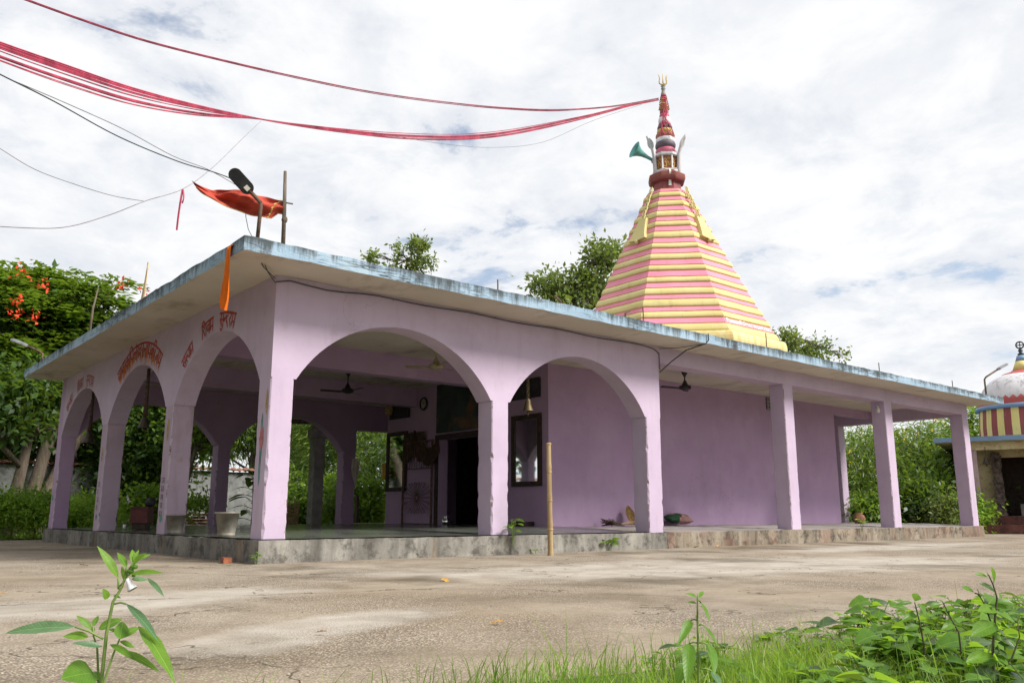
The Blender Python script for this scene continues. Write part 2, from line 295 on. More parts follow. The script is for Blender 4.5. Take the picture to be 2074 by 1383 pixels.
def mk_leaf(name, A, B, trans=0.4, rough=0.45, island=True, tcol=None):
    t = NT(name)
    g = t.n.new('ShaderNodeNewGeometry'); oi = t.n.new('ShaderNodeObjectInfo')
    f = g.outputs['Random Per Island'] if island else oi.outputs['Random']
    c = t.mix(f, A, B)
    if island:
        c = t.mix(t.math('MULTIPLY', t.ramp(t.noise(1.1, 3, .6), .42, .68), .55), c, tuple(min(1, x * y) for x, y in zip(B, (1.55, 1.3, .9))))
        c = t.mix(t.math('MULTIPLY', t.ramp(t.noise(1.0, 3, .6, t.map(loc=(4, 4, 4))), .46, .62), .7), c, tuple(x * .6 for x in A))
    if not island:
        sx = t.n.new('ShaderNodeSeparateXYZ'); t.l.new(t.tc.outputs['Object'], sx.inputs[0]); ay = t.math('ABSOLUTE', sx.outputs[1])
        rib = t.ramp(ay, .006, .016, 1, 0); vs = t.math('SINE', t.math('MULTIPLY', t.math('SUBTRACT', sx.outputs[0], t.math('MULTIPLY', ay, .9)), 62)); vein = t.math('MAXIMUM', rib, t.math('MULTIPLY', t.ramp(vs, .86, 1.0), .7))
        wv = t.noise(4, 5, .6); c = t.mix(t.math('MULTIPLY', t.ramp(wv, .4, .7), .45), c, tuple(x * .55 for x in A))
        c = t.mix(t.math('MULTIPLY', vein, .45), c, tuple(min(1, x * 1.9 + .03) for x in B))
        c = t.mix(t.math('MULTIPLY', t.ramp(t.noise(7, 4, .6, t.map(loc=(3, 1, 2))), .70, .74), .8), c, (0.16, 0.11, 0.04))
        t.bump(t.math('MULTIPLY', vein, -1), .5, .01)
    t.fin(c, rough, 0.4)
    tr = t.n.new('ShaderNodeBsdfTranslucent'); t.S(tr.inputs[0], t.mix(0.5, c, tcol or (0.38, 0.56, 0.035)))
    ms = t.n.new('ShaderNodeMixShader'); ms.inputs[0].default_value = trans
    t.l.new(t.b.outputs[0], ms.inputs[1]); t.l.new(tr.outputs[0], ms.inputs[2]); t.l.new(ms.outputs[0], t.out.inputs[0])
    return t.m
M['lf_flame'] = mk_leaf('flame_tree_leaf', (0.018, 0.058, 0.012), (0.115, 0.235, 0.025), .32)
M['lf_dark'] = mk_leaf('dark_leaf', (0.022, 0.058, 0.014), (0.07, 0.14, 0.026), .30)
M['lf_mid'] = mk_leaf('mid_leaf', (0.06, 0.13, 0.025), (0.16, 0.28, 0.045), .42)
M['lf_olive'] = mk_leaf('olive_leaf', (0.10, 0.14, 0.05), (0.20, 0.25, 0.085), .35)
M['lf_light'] = mk_leaf('light_leaf', (0.14, 0.29, 0.035), (0.30, 0.48, 0.07), .5)
M['lf_fine'] = mk_leaf('fine_needle', (0.05, 0.105, 0.02), (0.21, 0.33, 0.06), .38)
M['lf_plant'] = mk_leaf('herb_leaf', (0.12, 0.28, 0.03), (0.20, 0.38, 0.045), .55, .4, False)
M['lf_plant_dull'] = mk_leaf('herb_leaf_bluish', (0.075, 0.16, 0.07), (0.11, 0.21, 0.09), .25, .4, False)
M['lf_weed'] = mk_leaf('weed_leaf', (0.09, 0.22, 0.022), (0.22, 0.42, 0.035), .55, .38, False)
M['lf_weed_dark'] = mk_leaf('weed_leaf_dark', (0.03, 0.075, 0.02), (0.07, 0.13, 0.03), .3, .3, False)
M['stem'] = plain('green_stem', (0.17, 0.25, 0.06), .6, .2, 20)
M['stem_dark'] = plain('brown_stem', (0.08, 0.075, 0.035), .7, .3, 20)
M['grass'] = mk_leaf('grass_blade', (0.085, 0.20, 0.022), (0.25, 0.42, 0.06), .5, .45)
M['drygrass'] = mk_leaf('dry_grass_blade', (0.28, 0.26, 0.12), (0.45, 0.42, 0.25), .2, .6)

# ------------------------------------------------------------------ mesh helpers
class MB:
    def __init__(s): s.v = []; s.f = []; s.mi = []
    def quad(s, a, b, c, d, m=0):
        i = len(s.v); s.v += [a, b, c, d]; s.f.append((i, i + 1, i + 2, i + 3)); s.mi.append(m)
    def poly(s, pts, m=0):
        i = len(s.v); s.v += list(pts); s.f.append(tuple(range(i, i + len(pts)))); s.mi.append(m)
    def box(s, x0, x1, y0, y1, z0, z1, m=0):
        i = len(s.v)
        s.v += [(x0, y0, z0), (x1, y0, z0), (x1, y1, z0), (x0, y1, z0), (x0, y0, z1), (x1, y0, z1), (x1, y1, z1), (x0, y1, z1)]
        for f in ((0, 3, 2, 1), (4, 5, 6, 7), (0, 1, 5, 4), (1, 2, 6, 5), (2, 3, 7, 6), (3, 0, 4, 7)):
            s.f.append(tuple(i + k for k in f)); s.mi.append(m)
    def obox(s, c, ux, uy, uz, m=0):           # oriented box: centre and half-axis vectors
        c, ux, uy, uz = map(Vector, (c, ux, uy, uz)); i = len(s.v)
        for sz in (-1, 1):
            for sx, sy in ((-1, -1), (1, -1), (1, 1), (-1, 1)): s.v.append(tuple(c + ux * sx + uy * sy + uz * sz))
        for f in ((0, 3, 2, 1), (4, 5, 6, 7), (0, 1, 5, 4), (1, 2, 6, 5), (2, 3, 7, 6), (3, 0, 4, 7)):
            s.f.append(tuple(i + k for k in f)); s.mi.append(m)
    def tube(s, pts, r, n=6, m=0, cap=True):
        pts = [Vector(p) for p in pts]; k = len(pts); rs = r if isinstance(r, (list, tuple)) else [r] * k
        up = Vector((0, 0, 1)); base = len(s.v); t0 = (pts[1] - pts[0]).normalized()
        a = t0.cross(up if abs(t0.z) < .95 else Vector((1, 0, 0))).normalized()
        for i in range(k):
            t = (pts[min(i + 1, k - 1)] - pts[max(i - 1, 0)]).normalized()
            a = (a - t * a.dot(t)).normalized(); b = t.cross(a)
            for j in range(n):
                th = 2 * PI * j / n; s.v.append(tuple(pts[i] + (a * math.cos(th) + b * math.sin(th)) * rs[i]))
        for i in range(k - 1):
            for j in range(n):
                s.f.append((base + i * n + j, base + i * n + (j + 1) % n, base + (i + 1) * n + (j + 1) % n, base + (i + 1) * n + j)); s.mi.append(m)
        if cap:
            s.f.append(tuple(base + j for j in reversed(range(n)))); s.mi.append(m)
            s.f.append(tuple(base + (k - 1) * n + j for j in range(n))); s.mi.append(m)
    def lathe(s, prof, n=16, c=(0, 0, 0), m=0, ph=0.0, mfun=None, cap=True):
        b = len(s.v)
        for r, z in prof:
            for j in range(n):
                th = ph + 2 * PI * j / n; s.v.append((c[0] + r * math.cos(th), c[1] + r * math.sin(th), c[2] + z))
        for i in range(len(prof) - 1):
            for j in range(n):
                s.f.append((b + i * n + j, b + i * n + (j + 1) % n, b + (i + 1) * n + (j + 1) % n, b + (i + 1) * n + j)); s.mi.append(mfun(i, j) if mfun else m)
        if cap:
            s.f.append(tuple(b + j for j in reversed(range(n)))); s.mi.append(m)
            s.f.append(tuple(b + (len(prof) - 1) * n + j for j in range(n))); s.mi.append(m)
    def grid(s, fn, nu, nv, m=0):
        b = len(s.v)
        for i in range(nu + 1):
            for j in range(nv + 1): s.v.append(tuple(fn(i / nu, j / nv)))
        for i in range(nu):
            for j in range(nv):
                s.f.append((b + i * (nv + 1) + j, b + (i + 1) * (nv + 1) + j, b + (i + 1) * (nv + 1) + j + 1, b + i * (nv + 1) + j + 1)); s.mi.append(m)
    def xf(s, fn): s.v = [tuple(fn(Vector(p))) for p in s.v]; return s
    def mesh(s, name, mats, smooth=False):
        me = bpy.data.meshes.new(name); me.from_pydata([tuple(p) for p in s.v], [], s.f)
        for m in (mats if isinstance(mats, (list, tuple)) else [mats]): me.materials.append(m)
        me.polygons.foreach_set('material_index', s.mi)
        if smooth: me.polygons.foreach_set('use_smooth', [True] * len(s.f))
        me.update(); return me
def link(name, me, parent=None, loc=None):
    o = bpy.data.objects.new(name, me); COL.objects.link(o)
    if parent is not None: o.parent = parent
    if loc is not None: o.location = loc
    return o
def obj(name, mb, mats, parent=None, smooth=False, loc=None): return link(name, mb.mesh(name, mats, smooth), parent, loc)
def tag(o, label=None, cat=None, group=None, kind=None):
    for k, v in (('label', label), ('category', cat), ('group', group), ('kind', kind)):
        if v: o[k] = v
    return o
def thing(name, label, cat, loc=(0, 0, 0), rz=0, group=None):
    o = bpy.data.objects.new(name, None); COL.objects.link(o); o.location = loc; o.rotation_euler = (0, 0, rz); o.empty_display_size = .2
    return tag(o, label, cat, group)
def nz(p, f, a):                                # deterministic jitter so neighbouring grids stay closed
    v = noise.noise_vector(Vector(p) * f + Vector((3.1, 7.7, 1.3))); return Vector(p) + v * a
def gridbox(mb, x0, x1, y0, y1, z0, z1, st, f=3.0, a=0.012, skip='', m=0, zfun=None):
    nx, ny, nzv = (max(1, round((q - p) / st)) for p, q in ((x0, x1), (y0, y1), (z0, z1)))
    L = lambda p, q, t: p + (q - p) * t
    J = (lambda p: nz(p, f, a)) if zfun is None else (lambda p: zfun(nz(p, f, a), p))
    if 'b' not in skip: mb.grid(lambda u, v: J((L(x0, x1, v), L(y0, y1, u), z0)), ny, nx, m)
    if 't' not in skip: mb.grid(lambda u, v: J((L(x0, x1, u), L(y0, y1, v), z1)), nx, ny, m)
    if 's' not in skip: mb.grid(lambda u, v: J((L(x0, x1, u), y0, L(z0, z1, v))), nx, nzv, m)
    if 'n' not in skip: mb.grid(lambda u, v: J((L(x0, x1, v), y1, L(z0, z1, u))), nzv, nx, m)
    if 'w' not in skip: mb.grid(lambda u, v: J((x0, L(y0, y1, v), L(z0, z1, u))), nzv, ny, m)
    if 'e' not in skip: mb.grid(lambda u, v: J((x1, L(y0, y1, u), L(z0, z1, v))), ny, nzv, m)

# ------------------------------------------------------------------ ground
FL, SO, RT, ZSP, ZAP, BB = 0.31, 4.10, 4.29, 2.588, 3.602, 3.754
mb = MB()
def gz(x, y):
    d = math.hypot(x, y); return -0.012 + (0.0 if d < 60 else 0.0)
mb.grid(lambda u, v: ((u - .5) * 900, (v - .5) * 900, -0.015), 12, 12)
tag(obj('ground', mb, M['soil']), kind='structure')
# courtyard slab: an irregular sheet over the soil
edge_near = [(-9.5, -5.2), (-7.2, -6.6), (-5.4, -7.6), (-4.3, -8.2), (-3.3, -8.42), (-2.6, -8.62), (-2.0, -8.78), (-1.1, -8.9), (-.2, -9.1), (.8, -9.3), (2.5, -9.7), (6, -10.4), (14, -11.5), (34, -13)]
def near_y(x):
    for (a, b), (c, d) in zip(edge_near, edge_near[1:]):
        if a <= x <= c: return b + (d - b) * (x - a) / (c - a)
    return edge_near[0][1] if x < edge_near[0][0] else edge_near[-1][1]
mb = MB()
def cfn(u, v):
    x = -9.5 + 43.5 * u; y0 = near_y(x) + 0.10 * noise.noise(Vector((x * 2.3, 0, 0))) + .05 * noise.noise(Vector((x * 9, 0, 0)))
    y1 = 15.0 if x < -.2 else 14.0
    y1 = 15.2 + .15 * noise.noise(Vector((x * 2, 5, 0)))
    y = y0 + (y1 - y0) * v
    return (x, y, 0.010 * noise.noise(Vector((x * .35, y * .35, 0))) * min(1, v * 8) - .0125 * max(0, 1 - v * 40))
mb.grid(cfn, 240, 110)
tag(obj('courtyard', mb, M['court'], smooth=True), kind='structure')
mb = MB(); mb.grid(lambda u, v: (-9 + 30 * u, 15.0 + 4.6 * v, 0.004), 10, 4)
tag(obj('lawn', mb, M['lawn']), kind='structure')

# ------------------------------------------------------------------ temple
T = thing('temple', 'lilac painted temple hall with arches, long verandah and pink and yellow striped spire', 'temple')
def inner_slope(q, p):
    x, y = p[0], p[1]; d = min(x + .08, y + .08, 12.93 - y)
    t = max(0, min(1, d / 2.6)); q.z += .075 * t * t * (3 - 2 * t) if p[2] > .2 else 0; return q
mb = MB(); gridbox(mb, -.08, 8.45, -.08, 12.93, -.1, FL, .16, 4.0, .014, 'bne', 0, inner_slope)
# west and south faces share one render; a darker copy paints shade on west
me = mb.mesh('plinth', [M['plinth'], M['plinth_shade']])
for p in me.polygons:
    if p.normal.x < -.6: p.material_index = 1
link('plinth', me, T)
mb = MB(); gridbox(mb, 8.452, 23.50, -.09, 13.0, -.1, FL, .2, 3.0, .028, 'bnw', 0, lambda q, p: (setattr(q, 'z', q.z + (.075 * max(0, min(1, (p[1] + .1) / 2.6)) if p[2] > .2 else 0)), q)[1])
me = mb.mesh('verandah_plinth', [M['plinth2'], M['floor_grey']])
for p in me.polygons:
    if p.normal.z > .7: p.material_index = 1
link('verandah_plinth', me, T)
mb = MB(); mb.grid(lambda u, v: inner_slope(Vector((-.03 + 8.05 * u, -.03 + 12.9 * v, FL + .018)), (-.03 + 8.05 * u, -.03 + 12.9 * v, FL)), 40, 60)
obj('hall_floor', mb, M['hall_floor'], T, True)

def pillar(x0, x1, y0, y1, z0, z1, mat, parent=T, name='pillar', chip=.010, bev=.014, seed=0):
    mb = MB(); n = max(2, round((z1 - z0) / .09)); rnd = random.Random(hash((round(x0, 2), round(y0, 2), seed)) & 0xffff)
    rows = []
    for i in range(n + 1):
        z = z0 + (z1 - z0) * i / n; row = []
        for (cx, cy, sx, sy) in ((x0, y0, 1, 1), (x1, y0, -1, 1), (x1, y1, -1, -1), (x0, y1, 1, -1)):
            b = bev + (chip * rnd.random() ** 3 * 3 if z < 2.0 else chip * .4 * rnd.random())
            p, q = (cx + sx * b, cy, z), (cx, cy + sy * b, z)
            row += ([q, p] if (sx * sy > 0) else [p, q])
        rows.append(row)
    b0 = len(mb.v)
    for r in rows: mb.v += r
    for i in range(n):
        for j in range(8):
            mb.f.append((b0 + i * 8 + j, b0 + i * 8 + (j + 1) % 8, b0 + (i + 1) * 8 + (j + 1) % 8, b0 + (i + 1) * 8 + j)); mb.mi.append(1 - j % 2)
    mb.f.append(tuple(b0 + n * 8 + j for j in range(8))); mb.mi.append(0)
    return obj(name, mb, [mat, M['lilac_edge']], parent)
def arcade(axis, A, B, t0, t1, spans, mat, name='arched_wall'):
    mb = MB()
    P = (lambda s, t, z: (s, t, z)) if axis == 'x' else (lambda s, t, z: (t, s, z))
    def face(s0, s1, za0, za1, zb):      # a strip between curve (za) and top zb, both sides
        for t in (t0, t1): mb.quad(P(s0, t, za0), P(s1, t, za1), P(s1, t, zb), P(s0, t, zb))
    cuts = [A] + [c for sp_ in spans for c in (sp_[0] + .03, sp_[1] - .03)] + [B]
    for i in range(0, len(cuts), 2):
        a, b = cuts[i], cuts[i + 1]
        if b - a > 1e-4:
            face(a, b, ZSP, ZSP, SO); mb.quad(P(a, t0, ZSP), P(b, t0, ZSP), P(b, t1, ZSP), P(a, t1, ZSP))
    for (a, b) in spans:
        a += .03; b -= .03; h = (b - a) / 2; rise = ZAP - ZSP; R = (h * h + rise * rise) / (2 * rise); c = (a + b) / 2; zc = ZAP - R
        th = math.asin(min(1, h / R)); n = 30; pts = []
        for i in range(n + 1):
            w = -th + 2 * th * i / n; s = c + R * math.sin(w); z = zc + R * math.cos(w)
            j = .004 * noise.noise(Vector((s * 5, t0, z * 5))); pts.append((s, z + j))
        for (s0, z0), (s1, z1) in zip(pts, pts[1:]):
            face(s0, s1, z0, z1, SO); mb.quad(P(s0, t0, z0), P(s0, t1, z0), P(s1, t1, z1), P(s1, t0, z1))
    for s in (A, B): mb.quad(P(s, t0, ZSP), P(s, t1, ZSP), P(s, t1, SO), P(s, t0, SO))
    return obj(name, mb, mat, T)
XS = [(.355, 4.035), (4.405, 8.015)]; YS = [(.365, 4.10), (4.49, 8.287), (8.677, 12.474)]
arcade('x', 0, 8.45, 0, .40, XS, M['lilac']); arcade('x', 0, 8.45, 12.45, 12.854, XS, M['lilac_dull']); arcade('y', .40, 12.45, 0, .38, YS, M['lilac'])
for (a, b) in ((0, .355), (4.035, 4.405), (8.015, 8.45)):
    pillar(a, b, 0, .40, FL - .03, ZSP, M['lilac']); pillar(a, b, 12.45, 12.854, FL - .03, ZSP, M['lilac_dull'])
for (a, b) in ((4.10, 4.49), (8.287, 8.677)): pillar(0, .38, a, b, FL - .03, ZSP, M['lilac_worn'])
for (a, b) in ((13.03, 13.43), (18.0, 18.405), (23.005, 23.41)): pillar(a, b, 0, .40, FL - .03, BB, M['lilac'], chip=.005)
for (x, y) in ((23.005, 4.22), (23.005, 8.4), (23.005, 12.45), (18.0, 12.45), (13.03, 12.45)): pillar(x, x + .405, y, y + .40, FL - .03, 3.72 if x > 23 else 3.30, M['lilac'], chip=.004, seed=2)
def beam(x0, x1, y0, y1, z0, mat): 
    mb = MB(); gridbox(mb, x0, x1, y0, y1, z0, SO, .35, 2, .004, 't'); obj('beam', mb, mat, T)
beam(8.452, 23.41, .002, .40, BB, M['lilac']); beam(23.005, 23.408, .402, 12.45, 3.72, M['lilac']); beam(20.502, 23.003, 2.95, 3.25, 3.86, M['lilac_dull'])
beam(8.452, 23.41, 12.452, 12.852, 3.30, M['lilac_dull']); beam(.382, 8.02, 4.30, 4.62, 3.62, M['lilac_dull']); beam(.382, 8.02, 8.36, 8.66, 3.60, M['lilac_dull'])
# roof slab with weathered blue edge
mb = MB()
def slabz(q, p):
    if p[2] > 4.2: q.z += .020 * noise.noise(Vector((p[0] * 2.2, p[1] * 2.2, 9))) + .012 * noise.noise(Vector((p[0] * 7, p[1] * 7, 4)))
    else: q.z += .004 * noise.noise(Vector((p[0], p[1], 2)))
    return q
gridbox(mb, -.86, 24.10, -.855, 13.17, SO, RT, .125, 2.2, .012, 'bt', 0, slabz)
mb.grid(lambda u, v: slabz(nz((-.86 + 24.96 * v, -.855 + 14.025 * u, SO), 2.2, .012), (-.86 + 24.96 * v, -.855 + 14.025 * u, SO)), 112, 200, 1)
mb.grid(lambda u, v: slabz(nz((-.86 + 24.96 * u, -.855 + 14.025 * v, RT), 2.2, .012), (-.86 + 24.96 * u, -.855 + 14.025 * v, RT)), 200, 112, 2)
obj('roof_slab', mb, [M['fascia'], M['soffit'], M['grey']], T)
# sanctum
mb = MB()
for b in ((8.03, 8.33, 2.95, 5.45, .3, SO), (8.03, 8.33, 7.30, 9.90, .3, SO), (8.03, 8.33, 5.45, 7.30, 2.62, SO), (8.33, 20.5, 2.95, 3.25, .3, SO), (8.33, 20.5, 9.60, 9.90, .3, SO), (20.2, 20.5, 3.25, 9.60, .3, SO)): mb.box(*b)
obj('sanctum_wall', mb, M['lilac_dull'], T)
mb = MB(); 
for b in ((7.99, 8.028, 5.33, 5.45, .36, 2.74), (7.99, 8.028, 7.30, 7.42, .36, 2.74), (7.99, 8.028, 5.45, 7.30, 2.62, 2.74)): mb.box(*b)
obj('door_frame', mb, M['darkwood'], T)
mb = MB(); mb.box(10.3, 10.34, 3.26, 9.59, .36, 4.08); obj('inner_wall', mb, M['darkwood'], T)
mb = MB(); mb.box(7.97, 8.026, 5.5, 7.35, 2.78, 4.08); o = obj('wall_picture', mb, M['picture'], T)
for y0 in (8.72, 3.2):                                        # thin black boxes high on the front wall
    mb = MB(); mb.box(7.96, 8.025, y0, y0 + 1.0, 3.34, 3.80); obj('dark_panel', mb, M['black'], T)
mb = MB(); mb.box(7.72, 8.02, 3.45, 3.95, .37, .50); obj('step_block', mb, M['darkwood'], T)
# ventilation block on the verandah wall
mb = MB(); x0, z0 = 16.74, 3.70
for i in range(4): mb.box(x0 + .02 + i * .14, x0 + .06 + i * .14, 2.90, 2.948, z0, z0 + .36)
for k in range(4): mb.box(x0, x0 + .5, 2.912, 2.947, z0 + .01 + k * .105, z0 + .05 + k * .105)
obj('ventilator', mb, M['grey'], T)
mb = MB(); mb.box(x0, x0 + .5, 2.935, 2.949, z0, z0 + .36); obj('ventilator_shade_sheet', mb, M['black'], T)  # flat black sheet stands in for the shade between the ventilator bars

# ---- painted lettering (strokes laid on the wall)
G = {
 'sa': (.78, [[(.18, 1), (.30, .82), (.24, .62), (.08, .55), (.42, .06)], [(.14, .5), (.66, .5)], [(.66, 1), (.66, 0)]]),
 'tya': (.98, [[(.42, .62), (.2, .66), (.08, .42), (.22, .12)], [(.40, .62), (.52, .62), (.42, .45), (.55, .3), (.86, .36)], [(.86, 1), (.86, 0)]]),
 'ma': (.72, [[(.14, 1), (.14, .36), (.05, .24), (.12, .14), (.22, .26), (.14, .38), (.6, .4)], [(.6, 1), (.6, 0)]]),
 'shi': (.95, [[(.06, 0), (.06, 1), (.14, 1.28), (.42, 1.36), (.62, 1.02)], [(.30, .9), (.46, .92), (.48, .7), (.30, .6), (.58, .08)], [(.82, 1), (.82, 0)]]),
 'va': (.66, [[(.54, .66), (.26, .72), (.08, .48), (.24, .24), (.54, .42)], [(.54, 1), (.54, 0)]]),
 'su': (.78, [[(.18, 1), (.30, .82), (.24, .62), (.08, .55), (.42, .06)], [(.14, .5), (.66, .5)], [(.66, 1), (.66, 0), (.6, -.22), (.36, -.28), (.22, -.12)]]),
 'nda': (1.0, [[(.06, .56), (.05, .42), (.16, .42), (.16, .56), (.42, .56), (.42, .8)], [(.74, 1), (.74, .78), (.54, .66), (.52, .36), (.72, .30), (.80, .14), (.92, -.06)]]),
 'ra': (.55, [[(.16, 1), (.38, .86), (.34, .62), (.14, .52), (.46, .0)]]),
 'ba': (.66, [[(.54, .66), (.26, .72), (.08, .48), (.24, .24), (.54, .42)], [(.16, .62), (.46, .32)], [(.54, 1), (.54, 0)]]),
 'aa': (.28, [[(.16, 1), (.16, 0)]]),
 'ka': (.92, [[(.44, 1), (.44, 0)], [(.44, .6), (.22, .72), (.06, .5), (.22, .28), (.44, .46)], [(.44, .6), (.66, .72), (.82, .5), (.70, .18)]]),
 'pi': (.98, [[(.06, 0), (.06, 1), (.16, 1.28), (.5, 1.36), (.8, 1.02)], [(.30, 1), (.30, .52), (.46, .34), (.82, .44)], [(.82, 1), (.82, 0)]]),
 'le': (.80, [[(.68, 1), (.68, 0)], [(.68, .5), (.48, .64), (.38, .44), (.28, .64), (.08, .5), (.12, .16)], [(.66, 1), (.44, 1.34), (.22, 1.4)]]),
 'shva': (1.05, [[(.10, .9), (.26, .92), (.28, .7), (.10, .6), (.40, .08)], [(.92, .66), (.64, .72), (.46, .48), (.62, .24), (.92, .42)], [(.92, 1), (.92, 0)]]),
 'na': (.68, [[(.12, .56), (.06, .44), (.16, .42), (.18, .56), (.56, .56)], [(.56, 1), (.56, 0)]]),
 'tha': (.78, [[(.12, .84), (.2, .94), (.28, .84), (.16, .72), (.26, .52), (.14, .40), (.3, .24), (.66, .34)], [(.66, 1), (.66, 0)]]),
 'kii': (1.15, [[(.44, 1), (.44, 0)], [(.44, .6), (.22, .72), (.06, .5), (.22, .28), (.44, .46)], [(.44, .6), (.64, .70), (.74, .5), (.66, .2)], [(1.0, 0), (1.0, 1), (.9, 1.3), (.6, 1.34), (.46, 1.04)]]),
 'ja': (.78, [[(.66, 1), (.66, 0)], [(.66, .56), (.34, .54), (.40, .28), (.2, .16), (.06, .34)]]),
 'ya': (.74, [[(.10, .96), (.26, .84), (.22, .58), (.08, .48), (.24, .26), (.62, .36)], [(.62, 1), (.62, 0)]]),
 'om': (1.0, [[(.1, .82), (.3, .95), (.42, .75), (.25, .58), (.45, .4), (.36, .08), (.06, .16)], [(.40, .5), (.62, .6), (.74, .2), (.88, .3), (.86, .6)], [(.55, 1.0), (.72, .9), (.92, 1.0)], [(.70, 1.12), (.75, 1.14)]]),
}
WORDS = {'satyam': ['sa', 'tya', 'ma'], 'shivam': ['shi', 'va', 'ma'], 'sundaram': ['su', 'nda', 'ra', 'ma'], 'naam': ['ba', 'aa', 'ba', 'aa', 'ka', 'pi', 'le', 'shva', 'ra', 'na', 'aa', 'tha', 'kii', 'ja', 'ya']}
def wlen(w): return sum(G[g][0] for g in w)
_k = [0]
def ribbon(mb, pts, w, fmap, m=0):
    """pts in letter space; fmap -> 3D point given (x, y, lift)"""
    for a, b in zip(pts, pts[1:]):
        _k[0] += 1; lift = .004 + .0004 * (_k[0] % 9)
        d = Vector((b[0] - a[0], b[1] - a[1])); L = d.length
        if L < 1e-6: continue
        d /= L; n = Vector((-d.y, d.x)) * w / 2; e = d * w * .35
        A, B = Vector(a) - e, Vector(b) + e; sub = max(1, int(L / .25))
        for i in range(sub):
            p, q = A + (B - A) * i / sub, A + (B - A) * (i + 1) / sub
            mb.quad(*[fmap(v.x, v.y, lift) for v in (p - n, q - n, q + n, p + n)], m)
def write(mb, word, fmap, w=.13, head=True, m=0):
    x = 0
    for g in word:
        wd, st = G[g]
        for s in st: ribbon(mb, [(x + p[0], p[1]) for p in s], w, fmap, m)
        x += wd
    if head: ribbon(mb, [(0 + i * (x - .02) / 12, 1.0) for i in range(13)], w * 1.1, fmap, m)
def arcmap(yc, half, rise_top, h, s_start, r_off):
    R = (half * half + (ZAP - ZSP) ** 2) / (2 * (ZAP - ZSP)); zc = ZAP - R
    def f(x, y, lift):
        r = R + r_off + y * h; s = s_start + x * h * .92 / (R + r_off) * 1.0    # s: angle, viewer's left is +Y
        return (-lift, yc - r * math.sin(s), zc + r * math.cos(s))
    return f
for idx, (yc, half) in enumerate(((2.2325, 1.84), (10.575, 1.87))):
    mt = M['red_paint'] if idx == 0 else M['red_faded']
    for wn_, s0 in (('satyam', -.70), ('shivam', -.29), ('sundaram', .045)):
        mb = MB(); write(mb, WORDS[wn_], arcmap(yc, half, 0, .225, s0, .075), .14); o = obj('painted_word', mb, mt, T)
mb = MB(); hh = .285; R_ = (1.87 ** 2 + 1.014 ** 2) / (2 * 1.014); span = wlen(WORDS['naam']) * hh * .92 / (R_ + .16)
fm = arcmap(6.388, 1.87, 0, hh, -span / 2, .16)
for i in range(150):                                           # orange shading strokes under the letters
    x = random.random() * wlen(WORDS['naam']); y1 = random.uniform(.2, .85); y0 = y1 - random.uniform(.35, .8)
    fq = lambda a, b, l, f=fm: tuple(Vector(f(a, b, l)) + Vector((.0028, 0, 0)))
    ribbon(mb, [(x, y0), (x + .02, y1)], .07, fq, 1)
write(mb, WORDS['naam'], fm, .125)
obj('painted_word', mb, [M['red_paint'], M['orange_paint']], T)
# scribbles and paint scraps on the narrow pillar faces
def scribble(y0, y1, z0, z1, mat, n, seed):
    rnd = random.Random(seed); gl = ['na', 'ma', 'ja', 'ba', 'va', 'ra', 'sa']
    for i in range(n):
        h = (z1 - z0) / n; zb = z0 + i * h; k = gl[rnd.randrange(7)]; mb = MB()
        write(mb, [k], lambda x, y, l, zb=zb, h=h: (-l, y1 - .08 - x * .2, zb + y * h * .62), .10, True)
        obj('pillar_marking', mb, mat, T)
scribble(4.12, 4.47, .62, 1.35, M['ink'], 5, 3); scribble(8.31, 8.66, .75, 1.4, M['ink'], 4, 5)
def patch(y0, y1, z0, z1, mat, seed, x=-.0045):
    rnd = random.Random(seed); mb = MB(); n = 22; c = ((y0 + y1) / 2, (z0 + z1) / 2)
    pts = [(x, c[0] + (y1 - y0) / 2 * math.cos(a) * rnd.uniform(.65, 1.0), c[1] + (z1 - z0) / 2 * math.sin(a) * rnd.uniform(.75, 1)) for a in [2 * PI * i / n for i in range(n)]]
    mb.poly(pts[::-1]); obj('paint_scrap', mb, mat, T)
patch(.17, .26, .95, 2.2, M['teal_paint'], 1); patch(.12, .28, 1.55, 1.9, M['red_faded'], 2, -.006); patch(.05, .13, 2.05, 2.45, M['straw'], 3)
patch(4.2, 4.38, .52, .66, M['teal_paint'], 4); patch(8.4, 8.56, .55, .68, M['teal_paint'], 5); patch(12.6, 12.76, 1.0, 1.16, M['teal_paint'], 6)
patch(4.22, 4.34, 1.9, 2.4, M['straw'], 7); patch(8.42, 8.52, 1.75, 2.1, M['straw'], 8)
# wires fixed along the wall
mb = MB(); pts = [(-.02, -.02, 3.98)] + [(x, -.02, 4.05 - .05 * math.exp(-((x - .9) / .5) ** 2) - .012 * math.sin(x * 3.1) - (.02 if x > 8 else 0)) for x in [.2 + .3 * i for i in range(28)]] + [(8.46, -.02, 3.95), (8.47, -.02, 3.6)]
mb.tube(pts, .009, 5); obj('wall_wire', mb, M['cable'], T)
mb = MB(); mb.tube([(8.46, -.02, 3.55), (8.6, -.2, 3.75), (8.75, -.5, 3.98), (8.95, -.84, 4.09), (9.0, -.885, 4.16), (9.0, -.885, 4.3)], .013, 5); obj('wall_wire', mb, M['cable'], T)
mb = MB(); mb.tube([(8.46, -.02, 4.05), (8.7, -.35, 4.05), (8.95, -.84, 4.085)], .007, 4); obj('wall_wire', mb, M['cable'], T)
mb = MB(); mb.tube([(-.42, -.42, 4.09), (-.36, -.36, 4.06), (-.2, -.22, 4.03), (-.06, -.06, 4.02)], .009, 4); mb.tube([(-.36, -.40, 4.075), (-.2, -.16, 4.05), (-.03, -.03, 3.96)], .008, 4); obj('wall_wire', mb, M['cable'], T)

